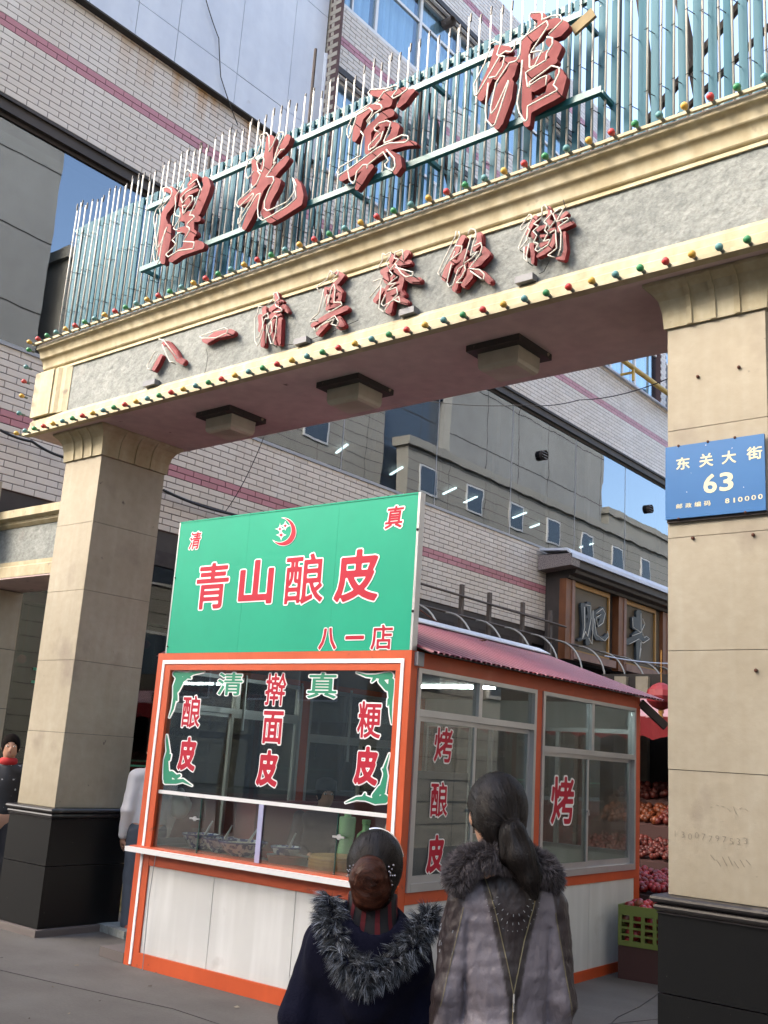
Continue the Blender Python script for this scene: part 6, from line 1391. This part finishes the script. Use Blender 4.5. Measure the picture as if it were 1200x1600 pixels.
# wires
def wire(pts, lab, r=.006, mt='wire'):
    P = []; 
    for i in range(len(pts)-1):
        a, b = Vector(pts[i]), Vector(pts[i+1])
        for s in np.linspace(0, 1, 8)[:(-1 if i < len(pts)-2 else None)]: p = a.lerp(b, s); p.z -= 4*s*(1-s)*.03*(a-b).length**.5; P.append(p)
    m = MB(); m.tube(P, r, 5); o = m.build('wire', M[mt], None, org=P[0]); o.location = P[0]; tag(o, lab, 'wire')
wire([at(255, 766, (1, 0, 0), -10.9), at(360, 803, (1, 0, 0), -10.9), at(640, 870, (1, 0, 0), -10.9)], 'thick black cable sagging along the tiled wall behind the green sign', .022)
wire([at(0, 672, (1, 0, 0), -10.9), at(50, 690, (1, 0, 0), -10.9), at(100, 715, (1, 0, 0), -10.9)], 'black cable on the tiled wall left of the left pillar', .018)
wire([at(640, 622, (0, 1, 0), 7.5), at(820, 633, (0, 1, 0), 7.5), at(905, 625, (0, 1, 0), 7.3), at(1048, 590, (0, 1, 0), 6.3)], 'thin wire crossing the arch opening in front of the pink stripe', .004)
wire([at(418, 668, (0, 1, 0), 6.4), at(385, 745, (0, 1, 0), 6.6), at(350, 802, (0, 1, 0), 6.8)], 'thin slack wire from the beam down to the green sign', .0035)
wire([at(322, 0, (1, 0, 0), -10.86), at(342, 60, (1, 0, 0), -10.86), at(345, 120, (1, 0, 0), -10.86), at(372, 196, (1, 0, 0), -10.86)], 'thin dark wire dangling over the sheet cladding', .008)
wire([at(655, 952, (0, 1, 0), 7.4), at(735, 998, (0, 1, 0), 7.6), at(760, 1000, (0, 1, 0), 7.6)], 'reddish cord tied over the white ridge cap', .007, 'rust')
wire([(-7.2, 14.0, 3.3), (-6.6, 15.5, 3.35), (-5.9, 17, 3.6)], 'pale rope above the red awning beside the right pillar', .012, 'alu')
# ------------------------------------------------------------------ produce stall behind the right pillar
st = thing('produce_stall', 'dark produce stall with red awning, seen between kiosk and right pillar', 'stall', (-5.6, 12.2, 0))
M['awn'] = mat('red awning cloth', (.18, .008, .014), .6, var=[(3., .3, .7, (.7, .65, .65))]); M['awn_lit_top'] = mat('red awning top painted lit', (.34, .19, .21), .6)  # top sheet: red cloth with the light on it painted in as pink
M['stall_dk'] = mat('dark stall board', (.05, .02, .018), .8)
m = MB(); m.prism([(13.2, 2.62), (12.0, 2.32), (12.0, 2.30), (13.2, 2.60)], 'x', -9., -4.4); m.build('awning_top', M['awn_lit_top'], st)
m = MB(); m.box(-9.4, -3.9, 13.21, 16.4, 2.60, 2.65).build('added_shade_roof', M['stall_dk'], st)  # roof added over the stall to keep the sky light off it
m = MB(); m.box(-4.35, -4.3, 12.9, 16.4, 0, 2.59).build('added_shade_screen', M['stall_dk'], st)  # board added along with the roof to darken the stall
m = MB(); n = 40
for k in range(n):
    x = -9+4.6*k/n; x2 = -9+4.6*(k+1)/n; y = 12.0+.02*math.sin(k*1.3); y2 = 12.0+.02*math.sin((k+1)*1.3); m.add([(x, y-.01, 2.31), (x2, y2-.01, 2.31), (x2, y2+.05, 2.06+.03*math.sin(k*2.1)), (x, y+.05, 2.06+.03*math.sin(k*2.1-2.1))], [(0, 1, 2, 3)])
m.build('valance', M['awn'], st)
m = MB()
for x in (-8.9, -6.6, -4.5): m.bar((x, 12.1, 0), (x, 12.1, 2.5), .05); m.bar((x, 13.6, 0), (x, 13.6, 2.6), .05)
m.build('pole', M['steel_dk'], st)
m = MB(); m.prism([(12.0, 0), (12.0, .62), (12.5, .80), (12.5, 1.0), (13.0, 1.15), (13.0, 1.3), (13.5, 1.45), (13.5, 0)], 'x', -6.6, -4.6).build('stepped_rack', M['stall_dk'], st)
M['fruit_o'] = mat('orange fruit', (.16, .034, .008), .5, island=.5); M['fruit_r'] = mat('red fruit', (.40, .02, .025), .35, island=.7); M['fruit_d'] = mat('dark red fruit', (.13, .018, .012), .5, island=.6)
rr = random.Random(9)
def heap(x0, x1, y0, y1, z0, z1, r, mt, name, n, par):
    m = MB()
    for _ in range(n):
        x = rr.uniform(x0, x1); s = rr.random(); y = y0+(y1-y0)*s; z = z0+(z1-z0)*s+rr.uniform(0, r*1.3); m.ball((x, y, z), r*rr.uniform(.85, 1.1), 8, 5)
    return m.build(name, mt, par, smooth=True, kind='stuff')
heap(-6.5, -4.7, 12.02, 12.45, .66, .82, .035, M['fruit_d'], 'dark_fruit', 420, st); heap(-6.5, -5.7, 12.55, 12.95, 1.03, 1.18, .05, M['fruit_o'], 'orange_fruit', 120, st); heap(-5.7, -4.7, 12.55, 12.95, 1.03, 1.18, .05, M['fruit_d'], 'dark_fruit', 110, st)
heap(-6.5, -4.7, 13.0, 13.4, 1.32, 1.47, .05, M['fruit_d'], 'dark_fruit', 150, st)
# green crate of fruit on a stand close to the pillar
cc = Vector((-3.80, 8.45, .255)); t = thing('plastic_crate', 'yellow-green plastic crate of fruit beside the right pillar base', 'crate', cc, local=True, rz=.15)
M['crate'] = mat('yellow green plastic', (.13, .17, .035), .5)
L, Wd, Hh = .60, .42, .31
for (a, b, c_, d, ax) in ((-L/2, L/2, -Wd/2, -Wd/2+.012, 0), (-L/2, L/2, Wd/2-.012, Wd/2, 0), (-L/2, -L/2+.012, -Wd/2+.0125, Wd/2-.0125, 1), (L/2-.012, L/2, -Wd/2+.0125, Wd/2-.0125, 1)):
    m = MB(); m.box(a, b, c_, d, .25, Hh); m.box(a, b, c_, d, 0, .04)
    for k in range(4):
        z = .04+k*.0525; m.box(a, b, c_, d, z+.036, z+.0524)
    nb = 6; ln = (b-a) if ax == 0 else (d-c_)
    for k in range(nb+1):
        q = (a if ax == 0 else c_)+(ln-.03)*k/nb
        if ax == 0: m.box(q, q+.03, c_+.0007, d-.0007, .0402, .2498)
        else: m.box(a+.0007, b-.0007, q, q+.03, .0402, .2498)
    m.build('crate_side', M['crate'], t)
m = MB(); m.box(-L/2+.013, L/2-.013, -Wd/2+.013, Wd/2-.013, 0, .012).build('crate_floor', M['crate'], t)
f = thing('crate_fruit', 'oranges and red fruit heaped in the yellow-green crate', 'fruit', cc+Vector((0, 0, .02)), local=True, rz=.15)
for mt, nn, nm in ((M['fruit_o'], 70, 'orange_fruit'), (M['fruit_r'], 90, 'red_fruit')):
    m = MB()
    for _ in range(nn):
        x, y = rr.uniform(-.26, .26), rr.uniform(-.17, .17); m.ball((x, y, .05+rr.uniform(0, .28)-.6*(x*x+y*y)), .038, 9, 6)
    m.build(nm, mt, f, smooth=True, kind='stuff')
cs = MB(); cs.box(-.30, .30, -.2, .2, 0, .255); o = cs.build('wooden_stand', M['stall_dk'], None, org=Vector((0, 0, 0))); o.location = (cc.x, cc.y, .001); o.rotation_euler = (0, 0, .15); tag(o, 'low dark stand under the yellow-green crate', 'stand')
# red display heap between crate and rack
t = thing('fruit_table', 'low table heaped with red fruit behind the yellow-green crate', 'table', (-4.2, 9.6, 0)); m = MB(); m.box(-5.0, -3.3, 9.2, 10.0, .50, .55).build('table_top', M['stall_dk'], t)
for x in (-4.95, -3.4):
    for y in (9.25, 9.92): m = MB(); m.box(x, x+.05, y, y+.05, 0, .499); m.build('leg', M['stall_dk'], t)
m = MB(); m.box(-5.0, -3.3, 9.2, 9.21, .05, .499).build('table_skirt', M['stall_dk'], t)
heap(-4.95, -3.35, 9.25, 9.95, .58, .68, .034, M['fruit_r'], 'red_fruit', 800, t)
# lantern
lp = at(1033, 1088, (0, 1, 0), 11.7); t = thing('red_lantern', 'small red lantern hanging beside the right pillar above the awning', 'lantern', lp)
m = MB(); m.lathe([(.03, -.16), (.10, -.13), (.16, -.07), (.18, 0), (.16, .07), (.10, .13), (.03, .16)], tuple(lp), 12).build('lantern_body', M['awn'], t); m = MB(); m.tube([lp+Vector((0, 0, .16)), lp+Vector((0, 0, .55))], .006, 4); m.lathe([(.035, -.2), (.035, -.16)], tuple(lp), 8); m.tube([lp+Vector((0, 0, -.2)), lp+Vector((0, 0, -.34))], [.02, .03], 6); m.build('tassel', M['gold'], t)
# building end behind the stall: pilasters
pb = thing('lane_end_wall', 'dim wall with pale pilasters at the end of the lane behind the stall', 'wall', (-7, 14.5, 0))
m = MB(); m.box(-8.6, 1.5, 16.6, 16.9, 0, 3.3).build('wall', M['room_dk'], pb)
for x in (-8.3, -7.9, -7.2, -6.8, -5.9, -5.1, -4.4): m = MB(); m.box(x, x+.22, 16.5, 16.599, 0, 3.25); m.build('pilaster', M['clad'], pb)

# ------------------------------------------------------------------ the other side of the lane and the street behind the camera (mirrored in the glass)
M['conc'] = mat('grey rendered facade', (.36, .36, .35), .8, var=[(.25, .3, .7, (.8, .8, .8)), (2., .3, .7, (.92, .92, .92))]); M['facade2'] = mat('buff tiled facade', (.36, .34, .30), .6, var=[(.3, .3, .7, (.85, .85, .84))])
M['dkglass'] = mat('dark facade glass', (.06, .08, .11), .15, spec=.8)
def block(name, label, x0, x1, y0, y1, h, mt, win=None, courses=None, side='x'):
    t = thing(name, label, 'building', ((x0+x1)/2, (y0+y1)/2, 0)); m = MB(); m.box(x0, x1, y0, y1, 0, h).build('wall', mt, t)
    m = MB(); m.box(x0-.15, x1+.15, y0-.15, y1+.15, h+.001, h+.35).build('parapet', mt, t)
    if courses:
        m = MB(); z = courses
        while z < h: m.box(x0-.006, x0-.001, y0, y1, z, z+(.04 if courses > 1 else .016)); z += courses
        yy = y0+2.8
        while yy < y1: m.box(x0-.0065, x0-.001, yy, yy+(.03 if courses > 1 else .012), 0, h); yy += 2.8
        m.build('panel_joint', M['joint'], t)
    if win:
        w_, hh, gap, z0, st_ = win; z = z0
        while z+hh < h:
            a, b = (y0, y1) if side == 'x' else (x0, x1); q = a+.8
            while q+w_ < b-.5:
                m = MB(); g2 = MB()
                if side == 'x': m.box(x0-.05, x0-.002, q, q+w_, z, z+hh); g2.box(x0-.056, x0-.052, q+.08, q+w_-.08, z+.08, z+hh-.08)
                else: m.box(q, q+w_, y1+.002, y1+.05, z, z+hh); g2.box(q+.08, q+w_-.08, y1+.052, y1+.056, z+.08, z+hh-.08)
                o = m.build('window', M['white_pvc'], t); g2.build('pane', M['dkglass'], o); q += w_+gap
            z += st_
    return t
block('concrete_block', 'tall blank grey building across the lane, mirrored in the band window', 3., 9, -2, 14.4, 24, M['conc'], courses=2.2)
block('buff_block', 'buff lower building across the lane with rows of windows', 3.3, 10, 15.2, 30.2, 15.4, M['facade2'], (1.3, 1.9, 1.9, 3.0, 3.3), courses=.42)
block('glass_block', 'dark glass building across the lane', 3.8, 10, 30.4, 34.4, 17.2, M['dkglass'], None, 1.6)
block('grey_tower', 'grey panelled building across the lane beyond the glass one', 3.2, 12, 34.6, 48.8, 23, M['conc'], None, 2.6)
block('far_buff_block', 'low buff building far down the lane', 2.6, 3.19, 31, 56, 14.0, M['facade2'], (1.2, 1.2, 2.2, 8.6, 3.6), .42)
block('end_block', 'low grey building closing the lane far away', 3.5, 14, 50, 75, 15.5, M['facade2'], (1.6, 1.8, 2., 3.2, 3.5))
block('street_block', 'shop building across the street behind the viewer', -80, -14, -34, -24, 11, M['facade2'], (2.2, 2., 1.6, 3.8, 3.6), side='y')
block('street_block', 'brown shop building across the street, right behind the viewer', -13, 16, -36, -26, 14, mat('brown facade', (.17, .13, .10), .8), (2., 1.9, 1.6, 3.8, 3.6), side='y')
# parked van mirrored in the kiosk glass
M['van'] = mat('dark grey van paint', (.06, .065, .07), .3, coat=.5); M['tyre'] = mat('tyre', (.015, .015, .015), .9)
vx, vy = -6.0, -7.6; t = thing('parked_van', 'dark grey van parked at the kerb behind the viewer', 'van', (vx, vy, 0))
m = MB(); pf = [(-2.3, .35), (-2.3, .95), (-2.15, 1.05), (-1.55, 1.2), (-1.0, 1.85), (-.7, 1.95), (2.1, 1.95), (2.3, 1.8), (2.35, .35)]
m.prism([(vx+a, z) for a, z in pf], 'y', vy-.85, vy+.85).build('van_body', M['van'], t, auto=25)
for a, b in ((-1.38, -.55), (-.45, .55), (.65, 1.55), (1.62, 2.15)):
    m = MB(); m.prism([(vx+a+(.35 if a < -1 else 0), 1.75), (vx+b, 1.75), (vx+b, 1.25), (vx+a, 1.25)], 'y', vy+.852, vy+.862); m.build('side_window', M['dkglass'], t)
for a in (-1.5, 1.55):
    for s_ in (-1, 1): m = MB(); m.tube([(vx+a, vy+s_*.70, .33), (vx+a, vy+s_*.88, .33)], .33, 20); w_ = m.build('wheel', M['tyre'], t); m = MB(); m.tube([(vx+a, vy+s_*.881, .33), (vx+a, vy+s_*.89, .33)], .17, 14); m.build('rim', M['alu'], w_)
# street trees: trunk, limbs, sparse leaves
M['bark'] = mat('grey brown bark', (.16, .125, .095), .9, bump=(20, .8, (1, 1, .25), .03)); M['leaf'] = mat('dull green leaf', (.05, .075, .022), .6, island=.5)
def tree(x, y, H, lab, nleaf, seed, spread=2.6):
    t = thing('street_tree', lab, 'tree', (x, y, 0), group='street trees behind the viewer'); r = random.Random(seed); m = MB(); tips = []
    P = [Vector((x+.1*math.sin(k*1.1+seed), y+.08*math.cos(k), H*.42*k/5)) for k in range(6)]; m.tube(P, [.19, .17, .155, .15, .14, .13], 9)
    def limb(p, d, L, rad, lev):
        Q = [p]; 
        for k in range(4): d = (d+Vector((r.uniform(-.25, .25), r.uniform(-.25, .25), r.uniform(-.05, .22)))).normalized(); Q.append(Q[-1]+d*L/4)
        m.tube(Q, [rad*(1-.2*k) for k in range(5)], 5 if lev > 0 else 7)
        if lev < 3:
            for _ in range(4 if lev < 2 else 3):
                b = Q[r.choice((2, 3, 4))]; dd = (d+Vector((r.uniform(-.9, .9), r.uniform(-.9, .9), r.uniform(-.3, .6)))).normalized(); limb(b, dd, L*r.uniform(.55, .75), rad*.45, lev+1)
        if lev >= 2: tips.extend(Q[2:])
    for k in range(5):
        a = k*1.26+seed; limb(P[-1]-Vector((0, 0, .2*k*.5)), Vector((math.cos(a)*.7, math.sin(a)*.7, 1)).normalized(), H*.32, .085, 0)
    tr = m.build('trunk', M['bark'], t)
    n = nleaf; tp = np.array([tuple(v) for v in tips]); rs = np.random.RandomState(seed); c = tp[rs.choice(len(tp), n)]+rs.normal(size=(n, 3))*.32
    d = rs.normal(size=(n, 3)); d /= np.linalg.norm(d, axis=1)[:, None]; e = np.cross(d, rs.normal(size=(n, 3))); e /= np.linalg.norm(e, axis=1)[:, None]; s_ = rs.uniform(.05, .095, n)[:, None]
    vv = np.stack([c-d*s_, c+e*s_*.6, c+d*s_, c-e*s_*.6], 1).reshape(-1, 3)-np.array([x, y, 0]); me = bpy.data.meshes.new('crown'); me.from_pydata(vv.tolist(), [], (np.arange(n)[:, None]*4+np.array([[0, 1, 2, 3]])).tolist()); me.materials.append(M['leaf'])
    o = bpy.data.objects.new('crown', me); COL.objects.link(o); o.parent = t; o['kind'] = 'stuff'
TREES = [(-10.9, -3.6, 8.6, 2), (-15.0, -4.6, 11., 3), (-7.2, -4.3, 9.6, 5), (-19.5, -6, 9, 8), (-3.4, -4.5, 9.0, 11), (-10.3, -12, 10, 13)]
for i, (x, y, H, sd) in enumerate(TREES):
    tree(x, y, H, ['nearest slim street tree behind the viewer, left', 'street tree behind the viewer in line with the van', 'street tree behind the viewer beside the parked van', 'leftmost street tree behind the viewer', 'rightmost street tree behind the viewer', 'street tree across the road behind the viewer'][i], (15000, 3500, 15000, 5000, 12000, 12000)[i], sd)
far_person('pedestrian in a white shirt walking on the pavement behind the viewer', (-5.4, -3.8, 0), 1.4, 1.62, M['porcelain'], mat('maroon trousers', (.09, .02, .02), .8), M['shoe'], M['hair_dk'], DOWN, h=.02, legs=[((-.08, 0, .82), (-.09, .12, .46), (-.09, .10, .07)), ((.08, 0, .82), (.09, -.05, .45), (.09, -.22, .10))])
